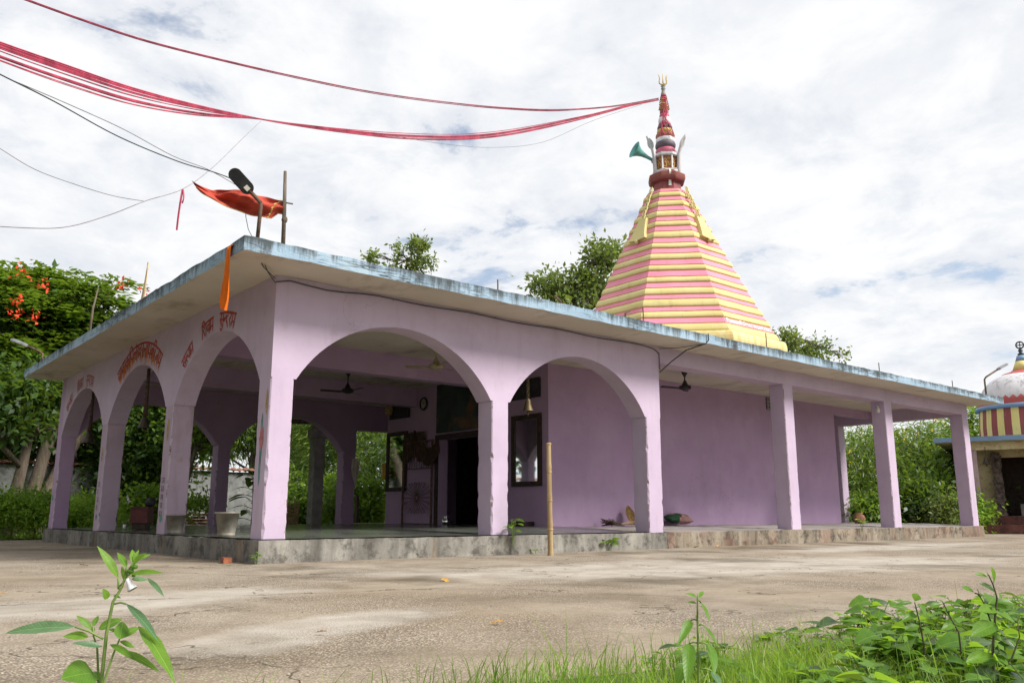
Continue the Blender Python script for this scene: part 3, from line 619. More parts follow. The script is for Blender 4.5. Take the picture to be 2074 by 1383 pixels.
# ---- spire
SP = link('spire', None, T, (16.84, 6.43, 0))
AP = lambda z: 2.6703 - .47262 * (z - 7) + .006082 * (z - 7) ** 2
OC = PI / 8; C8 = 1 / math.cos(OC)
def octlathe(mb, prof, mfun=None, sub=5):
    b = len(mb.v); n = 8 * sub
    for i, (a, z) in enumerate(prof):
        for j in range(n):
            k, u = divmod(j, sub); u /= sub; a0, a1 = OC + k * PI / 4, OC + (k + 1) * PI / 4
            x, y = a * C8 * (math.cos(a0) * (1 - u) + math.cos(a1) * u), a * C8 * (math.sin(a0) * (1 - u) + math.sin(a1) * u)
            w = noise.noise(Vector((x * 2.1, y * 2.1, z * 1.3))); mb.v.append((x * (1 + .006 * w), y * (1 + .006 * w), z + .012 * noise.noise(Vector((x * 1.9 + 5, y * 1.9, round(z, 1))))))
    for i in range(len(prof) - 1):
        for j in range(n):
            mb.f.append((b + i * n + j, b + i * n + (j + 1) % n, b + (i + 1) * n + (j + 1) % n, b + (i + 1) * n + j)); mb.mi.append(mfun(i, j) if mfun else 0)
def octa(name, prof, mat, sub=True, mfun=None, par=SP): 
    mb = MB(); octlathe(mb, prof, mfun); return obj(name, mb, mat, par)
pz = [(11.43, 11.31), (11.09, 10.94), (10.70, 10.52), (10.26, 10.09), (9.87, 9.68), (9.41, 9.22), (9.00, 8.81), (8.57, 8.37), (8.15, 7.93), (7.70, 7.52), (7.26, 7.11), (6.83, 6.68), (6.44, 6.25)]
for i, (zt, zb) in enumerate(pz):
    zt, zb = zt + .014, zb - .016
    g = .024
    octa('pink_course', [(AP(zb) - .01, zb), (AP(zb) - .005, zb + g), (AP(zb), zb + g), (AP(zt), zt - g), (AP(zt) - .005, zt - g), (AP(zt) - .01, zt)], [M['pink'], M['ochre']], mfun=lambda a, j: 1 if a in (0, 4) else 0)
yz = [(pz[i][1], pz[i + 1][0]) for i in range(12)] + [(6.25, 5.98)]
for (zt, zb) in yz:
    zt, zb = zt - .016, zb + .014; h = zt - zb; pr = []
    for k in range(9):
        w = -PI / 2 + PI * k / 8; z = zb + h / 2 + h / 2 * math.sin(w); pr.append((AP(z) - .01 + .055 * math.cos(w), z))
    octa('yellow_moulding', pr, M['yellow'])
pr = [(AP(5.98) + .34 * 0 - .01, 5.98)]
for k in range(9):
    w = PI / 2 - PI * k / 8; pr.append((AP(5.7) - .04 + .13 * math.cos(w), 5.70 + .27 * math.sin(w)))
octa('base_moulding', pr[::-1], M['yellow_base'])
octa('spire_base', [(3.2, 4.2), (3.2, 5.45)], M['yellow_base'])
octa('neck', [(.62, 11.40), (.46, 11.5), (.44, 11.82)], M['maroon'])
octa('neck_cornice', [(.45, 11.80), (.57, 11.86), (.60, 11.92), (.60, 12.10), (.55, 12.13), (.50, 12.17), (0.05, 12.18)], M['maroon'])
mb = MB()
for j in range(8):
    a = j * PI / 4
    for k in range(-5, 6): 
        c = Vector((math.cos(a), math.sin(a), 0)); t_ = Vector((-math.sin(a), math.cos(a), 0)); mb.obox(tuple(c * .604 + t_ * k * .042 + Vector((0, 0, 12.01))), c * .008, t_ * .013, (0, 0, .055))
obj('cornice_block', mb, M['terracotta'], SP)['kind'] = 'stuff'
octa('lantern', [(.36, 12.17), (.36, 12.80)], M['terracotta'])
octa('lantern_rail', [(.36, 12.19), (.46, 12.19), (.47, 12.27), (.36, 12.27)], M['white'])
octa('lantern_cap', [(.36, 12.78), (.45, 12.80), (.46, 12.88), (.30, 12.90)], M['white'])
for j in range(8):
    a = OC + j * PI / 4; mb = MB(); mb.box(-.02, .02, -.02, .02, 12.27, 12.80); o = obj('lantern_post', mb, M['white'], SP); o.location = (.425 * math.cos(a), .425 * math.sin(a), 0)
mb = MB()
for ang in (PI + PI / 4, PI, PI * 1.5):
    c = Vector((math.cos(ang), math.sin(ang), 0)); t_ = Vector((-math.sin(ang), math.cos(ang), 0))
    write(mb, ['om'], lambda x, y, l: tuple(c * (.363 + l * 2) + t_ * ((x - .5) * .3) + Vector((0, 0, 12.34 + y * .34))), .13, False)
obj('om_emblem', mb, M['ochre'], SP)
def ring(zb, zt, r, mat, name='finial_ring', flat=.35):
    mb = MB(); h = zt - zb; pr = [(r * .72, zb)]
    for k in range(9):
        w = -PI / 2 + PI * k / 8; pr.append((r * (1 - flat * .6) + r * flat * .6 * math.cos(w), zb + h / 2 + h / 2 * math.sin(w)))
    pr.append((r * .70, zt)); mb.lathe(pr, 20); return obj(name, mb, mat, SP, True)
ZY = lambda y: 12.249 + (352 - y) * .01859
zz = lambda q: ZY(140 + q / 5.317)
for q0, q1, hw, mt in ((940, 868, 113, 'rose'), (872, 800, 116, 'charcoal'), (815, 752, 108, 'white'), (765, 706, 108, 'terracotta'), (712, 662, 92, 'gold'), (668, 622, 86, 'charcoal'), (628, 592, 74, 'rose'), (598, 532, 70, 'white'), (540, 490, 56, 'rose'), (496, 445, 50, 'maroon')):
    ring(zz(q0), zz(q1), hw / 5.317 * .0163, M[mt])
mb = MB(); mb.lathe([(.10, zz(450)), (.16, zz(440)), (.165, zz(432)), (.11, zz(425)), (.14, zz(405)), (.15, zz(392)), (.15, zz(382)), (.09, zz(372)), (.07, zz(362)), (.10, zz(345)), (.105, zz(325)), (.085, zz(305)), (.05, zz(298))], 16); obj('pot_finial', mb, M['gold'], SP, True)
mb = MB(); mb.lathe([(.05, zz(300)), (.10, zz(290)), (.095, zz(275)), (.07, zz(250)), (.055, zz(228)), (.085, zz(212)), (.06, zz(202)), (.06, zz(190)), (.09, zz(183)), (.04, zz(176))], 14); obj('finial_cone', mb, M['grey'], SP, True)
mb = MB(); zb = zz(182); zt = zz(50); mb.tube([(0, 0, zb), (0, 0, zt)], [.028, .012], 6)
td = Vector((.7677, -.6408, 0))
for s in (-1, 1):
    mb.tube([td * (s * d) + Vector((0, 0, zb + (zt - zb) * h)) for d, h in ((0, .17), (.08, .15), (.125, .22), (.13, .38), (.115, .58), (.12, .76), (.165, .98))], [.026, .026, .026, .024, .022, .018, .008], 6)
mb.tube([td * (.05 * math.cos(a)) + Vector((0, 0, zb + .02 + .05 * math.sin(a))) for a in [i * PI / 6 for i in range(13)]], .02, 5)
obj('trident', mb, M['gold'], SP, True)
def cobra(base, lean):
    b = Vector(base); l = Vector(lean); mb = MB()
    path = [b + l * d + Vector((0, 0, h)) for d, h in ((-.02, -.35), (0, -.05), (.02, .2), (.03, .42), (.07, .58), (.13, .72), (.2, .86), (.26, .96))]
    mb.tube(path, [.055, .06, .058, .055, .05, .045, .05, .03], 8)
    side = l.cross(Vector((0, 0, 1))).normalized(); up = (path[6] - path[4]).normalized(); nrm = side.cross(up); c = path[5] + up * .05
    mb.grid(lambda u, v: c + up * (.30 * (u - .5) * 1.35) + side * (.13 * math.sin(PI * min(1, max(0, u)) ** .8) * (2 * v - 1)) + nrm * (.025 * (1 - (2 * v - 1) ** 2)), 10, 6)
    mb.grid(lambda u, v: c + up * (.30 * (u - .5) * 1.35) + side * (.13 * math.sin(PI * min(1, max(0, u)) ** .8) * (1 - 2 * v)) - nrm * (.03 * (1 - (2 * v - 1) ** 2) + .004), 10, 6)
    mb.xf(lambda p: b + (p - b) * 1.22); o = obj('cobra_figure', mb, M['cobra'], SP, True)
for (vx, vy) in ((-1, .25), (.25, -1), (1, .3), (.3, 1)):
    v = Vector((vx, vy, 0)).normalized(); cobra(v * .46 + Vector((0, 0, 12.32)), v)
# yellow bell reliefs with chains on the west and south faces
for ang in (PI, PI * 1.5):
    c = Vector((math.cos(ang), math.sin(ang), 0)); t_ = Vector((-math.sin(ang), math.cos(ang), 0))
    def fp(x, z, off): return tuple(c * (AP(z) + off) + t_ * x + Vector((0, 0, z)))
    mb = MB(); out = [(-.15, 10.30), (.15, 10.30), (.20, 10.0), (.28, 9.7), (.36, 9.50), (.05, 9.46), (-.05, 9.46), (-.36, 9.50), (-.28, 9.7), (-.20, 10.0)]
    fr = [fp(x, z, .15) for x, z in out]; bk = [fp(x, z, -.02) for x, z in out]; mb.poly(fr)
    for i in range(len(out)): mb.quad(bk[i], bk[(i + 1) % len(out)], fr[(i + 1) % len(out)], fr[i])
    obj('bell_relief', mb, M['yellow'], SP)
    mb = MB(); mb.lathe([(.01, -.07), (.06, -.04), (.07, 0), (.05, .05), (.01, .08)], 10, fp(0, 9.42, .10)); obj('bell_clapper', mb, M['yellow'], SP, True)
    mb = MB(); n = 8
    for k in range(n):
        z = 10.36 + (11.42 - 10.36) * k / (n - 1)
        mb.tube([fp(.055 * math.cos(a), z + .11 * math.sin(a), .13 + .02 * (k % 2)) for a in [i * PI / 5 for i in range(11)]], .024, 5)
    obj('chain_relief', mb, M['yellow'], SP)
# lettering on the lowest pink course of the south face
mb = MB(); word = ['shi', 'ba', 'aa', 'ba', 'aa', 'ka', 'pi', 'le', 'shva', 'ra', 'na', 'aa', 'tha', 'ma', 'nda', 'ra', 'sa', 'ya']; L = wlen(word); z0, z1 = 6.255, 6.425; hw = AP(6.34) * math.tan(OC)
def fs(x, y, l): z = z0 + .02 + y * .115; return (-hw + .1 + x / L * (2 * hw - .2), -(AP(z) + .003 + l), z)
write(mb, word, fs, .15); obj('painted_word', mb, M['white'], SP)
# red thread bound round the finial
mb = MB(); rnd = random.Random(4)
for k in range(4):
    pts = []
    for i in range(14):
        u = i / 13; z = zz(300) + (zz(765) - zz(300)) * u; a = 3.9 + .55 * math.sin(u * 5 + k) + k * .12; r = (.07 + .30 * u ** 1.4) + .02
        pts.append((r * math.cos(a), r * math.sin(a), z))
    mb.tube(pts, .016, 5)
for k in range(7):
    z = zz(300 + 22 * k); r = .11 + .012 * k; mb.tube([(r * math.cos(a), r * math.sin(a), z + .02 * math.sin(a * 2 + k)) for a in [i * PI / 8 for i in range(17)]], .014, 4)
tag(obj('thread_wrapping', mb, M['thread'], None, False, (16.84, 6.43, 0)), 'red sacred thread wound round the finial of the striped spire', 'thread')
# white cloth strip tied at the lantern
mb = MB(); d_ = Vector((-.62, -.78, 0)).normalized(); e_ = Vector((.78, -.62, 0))
mb.grid(lambda u, v: tuple(d_ * (.50 + .12 * math.sin(PI * min(1, u * 1.6)) ) + e_ * ((v - .5) * (.05 + .05 * u)) + Vector((0, 0, 12.24 - .62 * u))), 8, 2)
mb.tube([d_ * .5 + e_ * (.5 * (i / 10 - .5)) + Vector((0, 0, 12.25 - .06 * math.sin(PI * i / 10))) for i in range(11)], .022, 5)
tag(obj('cloth_strip', mb, M['paper'], None, False, (16.84, 6.43, 0)), 'white cloth strip knotted below the lantern of the spire', 'cloth')
# horn loudspeaker
H = thing('loudspeaker', 'teal horn loudspeaker fixed beside the lantern of the striped spire', 'loudspeaker', (16.84, 6.43, 0))
ax = Vector((-.80, .28, .34)).normalized(); st_ = Vector((-.40, .26, 12.72))
rot = ax.to_track_quat('Z', 'Y').to_matrix()
def hx(p): return rot @ p + st_
mb = MB(); mb.lathe([(.05, .0), (.06, .22), (.09, .42), (.15, .58), (.23, .70), (.30, .76), (.31, .77), (.29, .765), (.21, .69), (.13, .56), (.07, .4), (.04, .25)], 20, cap=False); mb.xf(hx); obj('horn', mb, M['teal'], H, True)
mb = MB(); mb.lathe([(.02, -.16), (.09, -.15), (.10, -.02), (.06, .03)], 14); mb.xf(hx); obj('driver', mb, M['steel'], H, True)
mb = MB(); mb.tube([tuple(st_ + Vector((.02, 0, -.02))), tuple(st_ + Vector((.02, -.02, -.5)))], .02, 6); obj('bracket', mb, M['steel'], H)

# ------------------------------------------------------------------ helpers for placing things along sight lines, with real distances
FW = Vector((math.cos(YAW), math.sin(YAW), 0)); RTV = Vector((math.sin(YAW), -math.cos(YAW), 0)); UPV = Vector((0, 0, 1))
FV = FW * math.cos(PITCH) + UPV * math.sin(PITCH); UV = UPV * math.cos(PITCH) - FW * math.sin(PITCH)
def at(px, py, D):
    d = FV + RTV * ((px - 1037) / FPX) + UV * ((691.5 - py) / FPX); return CAM + d * (D / d.dot(FW))
# ------------------------------------------------------------------ small shrine on the east
SA = Vector((31.03, .84, 0)); SU = Vector((.309, -.951, 0)); SV = Vector((.951, .309, 0))
SH = thing('small_shrine', 'small domed shrine with red and yellow striped drum beyond the end of the temple', 'shrine', SA, math.atan2(SU.y, SU.x))
def sbox(name, u0, u1, v0, v1, z0, z1, mat, st=.3, a=.01):
    mb = MB(); gridbox(mb, u0, u1, v0, v1, z0, z1, st, 3, a); return obj(name, mb, mat, SH)
sbox('step', -1.72, 4, -3.3, 2.6, -.05, .29, M['sh_step']); sbox('step', -1.68, 4, -1.72, 2.5, .292, .60, M['sh_step'])
sbox('porch_pillar', -2.06, -1.74, -2.46, -2.14, -.02, 2.97, M['sh_pillar']); sbox('porch_pillar', 1.74, 2.06, -2.46, -2.14, .292, 2.97, M['sh_pillar'])
sbox('beam', -2.08, 2.76, -2.48, -2.12, 2.972, 3.26, M['sh_yellow'])
sbox('roof_slab', -3.08, 3.08, -2.75, 2.8, 3.28, 3.45, M['sh_blue'], .3, .014)
sbox('slab_soffit', -3.04, 3.04, -2.71, 2.75, 3.262, 3.278, M['sh_yellow'], 1.0, 0)
for a in ((-1.80, -1.30, -1.25, 1.9, .602, 3.26), (1.30, 1.80, -1.25, 1.9, .602, 3.26), (-1.30, 1.30, 1.6, 1.9, .602, 3.26), (-1.30, 1.30, -1.25, -1.0, 2.75, 3.26)): sbox('wall', *a, M['sh_yellow'])
mb = MB(); mb.box(-1.29, 1.29, 1.5, 1.58, .61, 2.9); obj('inner_wall', mb, M['darkwood'], SH)
mb = MB(); mb.box(-.6, .1, -.2, .3, .602, 1.05); obj('altar_block', mb, M['grey'], SH)
mb = MB(); rnd = random.Random(2)
for k in range(26):
    z = .61 + k * .088; w = .13 + .05 * rnd.random(); mb.obox((-1.2 + .03 * rnd.random(), -1.45 + .03 * rnd.random(), z + .045), (w, .02 * rnd.uniform(-1, 1), 0), (0, .13 + .03 * rnd.random(), 0), (.01 * rnd.uniform(-1, 1), 0, .05))
obj('peeling_post', mb, M['peel'], SH)
mb = MB(); nS = 40
mb.lathe([(1.72, 3.45), (1.72, 3.9), (1.66, 4.58)], nS, mfun=lambda i, j: j % 2, cap=False); obj('striped_drum', mb, [M['sh_band_y'], M['sh_band_r']], SH)
mb = MB(); mb.lathe([(1.6, 4.56), (1.78, 4.58), (1.80, 4.66), (1.76, 4.72), (1.5, 4.73)], nS); obj('drum_ring', mb, M['sh_blue'], SH, True)
mb = MB(); mb.lathe([(1.70, 4.72), (1.70, 4.92)], nS, cap=False)
for j in range(40):
    a0, a1, am = 2 * PI * j / 40, 2 * PI * (j + 1) / 40, 2 * PI * (j + .5) / 40
    mb.poly([(1.705 * math.cos(a0), 1.705 * math.sin(a0), 4.92), (1.705 * math.cos(a1), 1.705 * math.sin(a1), 4.92), (1.66 * math.cos(am), 1.66 * math.sin(am), 5.05)])
obj('scalloped_band', mb, M['sh_red'], SH)
mb = MB(); mb.lathe([(1.64 * math.cos(w) ** .9 if w < 1.5 else .2, 4.80 + 1.28 * math.sin(w)) for w in [i * 1.42 / 14 for i in range(15)]], 32); obj('dome', mb, M['sh_dome'], SH, True)
mb = MB(); mb.lathe([(.95, 5.80), (.72, 6.0), (.42, 6.10), (.40, 6.13)], 24)
for j in range(16):
    a0, a1, am = 2 * PI * j / 16, 2 * PI * (j + 1) / 16, 2 * PI * (j + .5) / 16
    mb.poly([(.96 * math.cos(a0), .96 * math.sin(a0), 5.805), (1.09 * math.cos(am), 1.09 * math.sin(am), 5.69), (.96 * math.cos(a1), .96 * math.sin(a1), 5.805)])
obj('scalloped_cap', mb, M['sh_red'], SH)
mb = MB(); mb.lathe([(.36, 6.12), (.22, 6.50)], 16); obj('dome_cone', mb, M['sh_band_y'], SH, True)
mb = MB(); mb.lathe([(.22, 6.502), (.15, 6.72)], 16); obj('dome_cone_top', mb, M['sh_blue'], SH, True)
mb = MB(); mb.lathe([(.08, 6.72), (.13, 6.78), (.05, 6.84), (.09, 6.92), (.04, 6.99)], 12); mb.tube([(.13 * math.cos(a), 0, 7.14 + .13 * math.sin(a)) for a in [i * PI / 10 for i in range(21)]], .03, 6); mb.tube([(0, 0, 6.98), (0, 0, 7.26)], .02, 6); mb.tube([(-.12, 0, 7.14), (.12, 0, 7.14)], .02, 6)
obj('wheel_finial', mb, M['cable'], SH, True)
def bell(name, label, loc, r, h, top, mat, group=None, chainr=.008, rope=False):
    t = thing(name, label, 'bell', loc, 0, group)
    mb = MB(); mb.lathe([(r, 0), (r * .98, h * .06), (r * .80, h * .22), (r * .64, h * .5), (r * .55, h * .75), (r * .36, h * .93), (r * .12, h), (.015, h * 1.02)], 20, cap=False)
    mb.lathe([(r * .97, 0.003), (r * .76, h * .2), (r * .5, h * .74), (.02, h * .94)], 20, cap=False); obj('bell_body', mb, mat, t, True)
    mb = MB(); mb.lathe([(r * .83, h * .17), (r * .86, h * .2), (r * .80, h * .24)], 20, cap=False); obj('bell_band', mb, mat, t, True); mb = MB(); mb.lathe([(r * .57, h * .72), (r * .60, h * .75), (r * .53, h * .79)], 20, cap=False); obj('bell_band', mb, mat, t, True)
    mb = MB(); mb.tube([(0, 0, h * .8), (0, 0, -.02)], .008, 5); mb.lathe([(.005, -.09), (r * .16, -.06), (r * .2, -.035), (.008, 0)], 10); obj('clapper', mb, mat, t, True)
    mb = MB(); n = max(3, int((top - h) / .06)); 
    for i in range(n):
        z = h + (top - h) * (i + .5) / n; q = (top - h) / n * .62
        mb.tube([((chainr * 2.2 * math.cos(a) if i % 2 else 0), (0 if i % 2 else chainr * 2.2 * math.cos(a)), z + q * math.sin(a)) for a in [k * PI / 4 for k in range(9)]], chainr * .8, 4)
    obj('chain', mb, mat if not rope else M['cable'], t); 
    if rope: mb = MB(); mb.tube([(0, 0, h), (.01, 0, (h + top) / 2), (0, 0, top)], [.05, .03, .035], 7); obj('rope', mb, M['straw_dark'], t, True)
    return t
bell('brass_bell', 'brass bell hanging on a chain in the second front arch', (5.03, .2, 2.50), .10, .23, .62, M['brass'], None, .012)
bell('dark_bell', 'tarnished bell on a thick rope in the middle side arch', (.2, 6.39, 2.36), .115, .24, 1.2, M['dark_bell'], None, .012, True)
bell('dark_bell', 'tarnished bell hanging in the farthest side arch', (.2, 10.58, 2.32), .15, .28, 1.23, M['dark_bell'], None, .012, True)
bp = SA + SU * (-1.45) + SV * (-2.52); bell('shrine_bell', 'small dark bell hanging from a bracket under the roof of the domed shrine', (bp.x, bp.y, 2.45), .13, .28, .62, M['dark_bell'])
# ------------------------------------------------------------------ ceiling fans
def fan(label, loc, ph, mat, drop):
    t = thing('ceiling_fan', label, 'fan', loc, ph, 'ceiling fans of the temple')
    mb = MB(); mb.lathe([(.075, 0), (.07, -.05), (.02, -.14)], 14); obj('canopy', mb, mat, t, True)
    mb = MB(); mb.tube([(0, 0, -.1), (0, 0, -drop + .1)], .016, 8); obj('rod', mb, mat, t, True)
    mb = MB(); mb.lathe([(.02, .2 - drop), (.045, .16 - drop), (.08, .075 - drop), (.14, .06 - drop), (.15, .02 - drop), (.14, -.02 - drop), (.06, -.045 - drop), (.01, -.05 - drop)], 20); obj('motor', mb, mat, t, True)
    for k in range(3):
        mb = MB(); mb.grid(lambda u, v: (.13 + .52 * u, (v - .5) * (.10 + .05 * u), .012 * (v - .5) * 2 - .03 * u * 0 + .02 * u), 5, 2); mb.grid(lambda u, v: (.13 + .52 * u, (.5 - v) * (.10 + .05 * u), -.006 + .012 * (.5 - v) * 2 + .02 * u), 5, 2)
        b = obj('blade', mb, mat, t); b.location = (0, 0, -drop); b.rotation_euler = (0, 0, k * 2 * PI / 3)
    return t
fan('dark ceiling fan under the verandah roof beside the third pillar', (11.39, 1.67, SO), .65, M['black'], .42)
fan('cream ceiling fan hanging in front of the nearest hall beam', (5.04, 3.17, SO), .3, M['cream'], .40)
fan('dark ceiling fan deeper inside the hall behind the first beam', (5.05, 6.95, SO), .55, M['black'], .50)
# ------------------------------------------------------------------ things on the inner front wall
t = thing('wall_clock', 'round wall clock with dark rim high on the inner wall', 'clock', (8.0, 8.02, 3.65))
mb = MB(); mb.lathe([(.17, 0), (.19, .02), (.18, .045), (.14, .05)], 24, cap=False); mb.xf(lambda p: (-p.z + .026, p.x, p.y)); obj('rim', mb, M['black'], t, True)
mb = MB(); mb.lathe([(.145, .01), (.145, .02)], 24); mb.xf(lambda p: (-p.z + .026, p.x, p.y)); obj('dial', mb, M['clockface'], t)
mb = MB(); mb.obox((-.0, .02, .035), (.002, 0, 0), (0, .02, .035), (0, .006, -.004)); mb.obox((0, -.04, .01), (.002, 0, 0), (0, .05, -.012), (0, .001, .004)); obj('hands', mb, M['ink'], t)
for (y, lab) in ((9.33, 'tall dark framed mirror on the inner wall beside the iron lattice gate'), (3.69, 'tall dark framed mirror on the inner wall seen through the second arch')):
    t = thing('framed_mirror', lab, 'mirror', (8.028, y, 2.13), 0, 'tall mirrors on the inner wall'); w, h = .52, .83
    mb = MB()
    for b in ((-.06, 0, -w, -w + .11, -h, h), (-.06, 0, w - .11, w, -h, h), (-.06, 0, -w + .11, w - .11, -h, -h + .11), (-.06, 0, -w + .11, w - .11, h - .11, h)): mb.box(*b)
    obj('frame', mb, M['darkwood'], t); mb = MB(); mb.box(-.03, -.004, -w + .1, w - .1, -h + .1, h - .1); obj('glass', mb, M['mirror'], t)
t = thing('lattice_gate', 'dark iron lattice gate leaf with a sunburst folded against the inner wall', 'gate', (7.93, 8.16, .38))
w, h = .72, 2.25; mb = MB()
for b in ((-.02, .02, -w, -w + .05, 0, h), (-.02, .02, w - .05, w, 0, h), (-.02, .02, -w + .05, w - .05, 0, .05), (-.02, .02, -w + .05, w - .05, h - .05, h)): mb.box(*b)
obj('frame', mb, M['rust'], t); mb = MB()
for k in range(24):
    a = 2 * PI * k / 24; L = .12 + .62 * (.75 + .25 * math.cos(2 * a)); e = Vector((0, math.cos(a), math.sin(a)))
    p = e * L; p.y = max(-w + .05, min(w - .05, p.y)); mb.tube([(0, e.y * .07, .72 + e.z * .07), (0, p.y, .72 + p.z * .95)], .009, 4)
    if k % 2: mb.tube([(0, p.y * .8 + .06 * math.cos(b), .72 + p.z * .8 + .06 * math.sin(b)) for b in [i * PI / 5 for i in range(9)]], .007, 4)
mb.tube([(0, .07 * math.cos(b), .72 + .07 * math.sin(b)) for b in [i * PI / 6 for i in range(13)]], .012, 4)
obj('sunburst', mb, M['rust'], t); mb = MB()
for k in range(13): mb.tube([(0, -w + .05 + k * .116, 1.5), (0, -w + .05 + k * .116, h)], .009, 4)
mb.tube([(0, -w + .05, 1.5), (0, w - .05, 1.5)], .012, 4); obj('bars', mb, M['rust'], t)
mb = MB(); rnd = random.Random(9)
for k in range(9):
    y0 = 8.35 - .02 * k; mb.tube([(7.94 - .01 * k, y0 - 1.15 * u, 2.92 - .12 * k * .3 - .34 * math.sin(PI * u) * (1 + .06 * k) - .35 * u) for u in [i / 12 for i in range(13)]], .03, 5)
tag(obj('garland', mb, M['straw_dark'], None, True), 'dark dried leaf garland draped above the shrine doorway', 'garland')
mb = MB(); mb.grid(lambda u, v: (7.93 - .04 * math.sin(v * 18) - .02, 8.85 - 1.0 * v, 2.88 - (.75 + .08 * math.sin(v * 9)) * u), 8, 30)
tag(obj('door_cloth', mb, M['straw_dark'], None, True), 'dark cloth hanging over the top of the iron lattice gate', 'cloth')
mb = MB(); mb.lathe([(.03, 0), (.07, .02), (.105, .08), (.10, .14), (.055, .19), (.065, .225), (.08, .235)], 18); mb.lathe([(.0, 0), (.0, .001)], 6, cap=False)
tag(obj('water_pot', mb, M['chrome'], None, True, (7.55, 6.25, .388)), 'shiny round steel water pot on the hall floor before the doorway', 'pot')
mb = MB(); mb.grid(lambda u, v: (7.985 - .05 * math.sin(PI * v), 9.97 + .16 * (v - .5) * (1 + .4 * u), 2.1 - .42 * u), 6, 6)
mb.grid(lambda u, v: (7.985 - .05 * math.sin(PI * v) * -.3 + .015, 9.97 + .16 * (.5 - v) * (1 + .4 * u), 2.1 - .42 * u), 6, 6)
tag(obj('hanging_bag', mb, M['yellowbag'], None, True), 'small yellow plastic bag hanging at the far corner of the inner wall', 'bag')
mb = MB(); rnd = random.Random(5)
mb.grid(lambda u, v: (8.40 + (.05 + .26 * math.sin(PI * min(1, .12 + u * .9)) ** .8 * (1 - .25 * u)) * (v - .5) + .04 * u, 12.40 - .03 * math.sin(v * 16) * (1 - u * .3) - .05 * math.sin(PI * v), 2.38 - (.78 + .16 * math.sin(v * 5)) * u), 16, 18)
tag(obj('towel', mb, M['towelcloth'], None, True), 'pale cotton towel hanging on the rear pillar of the hall', 'towel')
mb = MB(); mb.lathe([(.02, -.1), (.10, -.06), (.135, .04), (.12, .14), (.06, .21), (.01, .22)], 14)
tag(obj('pale_bundle', mb, M['straw'], None, True, (7.88, 9.62, 3.55)), 'pale rounded bundle hanging in front of the dark panel by the far mirror', 'bundle')
# ------------------------------------------------------------------ things on the plinth and ground
def pot(label, loc, r, h, grp):
    t = thing('concrete_pot', label, 'plant pot', loc, 0, grp)
    mb = MB(); mb.lathe([(r * .64, 0), (r * .66, .02), (r * .93, h * .93), (r * .95, h * .93), (r * 1.0, h * .94), (r * 1.01, h), (r * .90, h), (r * .86, h * .86), (.01, h * .84)], 28); obj('pot_body', mb, M['galv'], t, True)
    mb = MB(); mb.lathe([(r * .665, .015), (r * .70, .03), (r * .70, .05), (r * .685, .055)], 28, cap=False); obj('base_band', mb, M['galv'], t, True); return t
pot('grey tapered pot nearest the corner pillar', (.06, 1.42, FL + .02), .185, .365, 'grey pots at the edge of the hall')
pot('grey tapered pot against the second side pillar', (.10, 3.80, FL + .02), .175, .33, 'grey pots at the edge of the hall')
t = thing('wooden_chest', 'maroon wooden chest on dark feet standing between two side pillars', 'chest', (.75, 7.85, FL + .045), -.45)
mb = MB(); mb.box(-.17, .17, -.40, .40, .13, .43); obj('chest_body', mb, M['trunkred'], t); mb = MB(); mb.box(-.185, .185, -.42, .42, .432, .462); obj('lid', mb, M['trunkred'], t)
mb = MB(); mb.box(-.13, .13, -.33, .30, 0, .128); obj('foot', mb, M['darkwood'], t)
mb = MB(); mb.lathe([(.03, 0), (.09, .03), (.115, .09), (.09, .15), (.05, .18), (.07, .2)], 16); tag(obj('round_pot', mb, M['black'], None, True, (.84, 7.66, .82)), 'round black pot standing on the maroon chest', 'pot')
mb = MB(); mb.lathe([(.03, 0), (.035, .1), (.03, .1)], 10); tag(obj('paper_cup', mb, M['paper'], None, True, (.42, 7.88, FL + .045)), 'small white cup on the floor in front of the maroon chest', 'cup')
def brickmesh():
    mb = MB(); gridbox(mb, -.115, .115, -.055, .055, -.037, .037, .04, 14, .006); return mb.mesh('brick', M['brick'])
BR = brickmesh(); BR2 = BR.copy(); BR2.materials.clear(); BR2.materials.append(M['brick2'])
o = link('brick', BR, None, (-.29, .47, .037)); o.rotation_euler = (0, 0, 1.35); tag(o, 'single red brick lying against the plinth near its corner', 'brick')
t = thing('brick_pile', 'low rough stack of weathered bricks behind the hall', 'brick pile', at(400, 1080, 27.2).xyz * 1)
t.location.z = 0; rnd = random.Random(3)
for lay in range(8):
    for i in range(6 - lay // 4):
        b = link('brick', BR2 if rnd.random() < .7 else BR, t); b.location = (-.62 + i * .245 + rnd.uniform(-.03, .03), rnd.uniform(-.1, .1) + .05 * (lay % 2), .037 + lay * .088); b.rotation_euler = (rnd.uniform(-.06, .06), rnd.uniform(-.06, .06), -.7 + rnd.uniform(-.25, .25) + (1.5 if rnd.random() < .3 else 0))
        b.location.xy = Matrix.Rotation(-.7, 2) @ Vector(b.location.xy)
t = thing('bamboo_pole', 'upright bamboo pole planted in the courtyard before the second arch', 'pole', (4.724, -.706, 0))
prof = []; 
for i in range(41):
    z = -.1 + i * .05; zn = (z % .47); prof.append((.046 + (.008 if zn < .05 else 0) - .004 * z, z))
mb = MB(); mb.lathe(prof[:40], 14); mb.xf(lambda p: (p.x - .012 * p.z, p.y, p.z)); obj('culm', mb, M['bamboo'], t, True)
mb = MB(); 
for zc in (.42, .89, 1.36, 1.83): mb.lathe([(.052 - .004 * zc, zc - .012), (.058 - .004 * zc, zc), (.052 - .004 * zc, zc + .012)], 14, (-.012 * zc, 0, 0), cap=False)
obj('node_ring', mb, M['straw'], t, True)
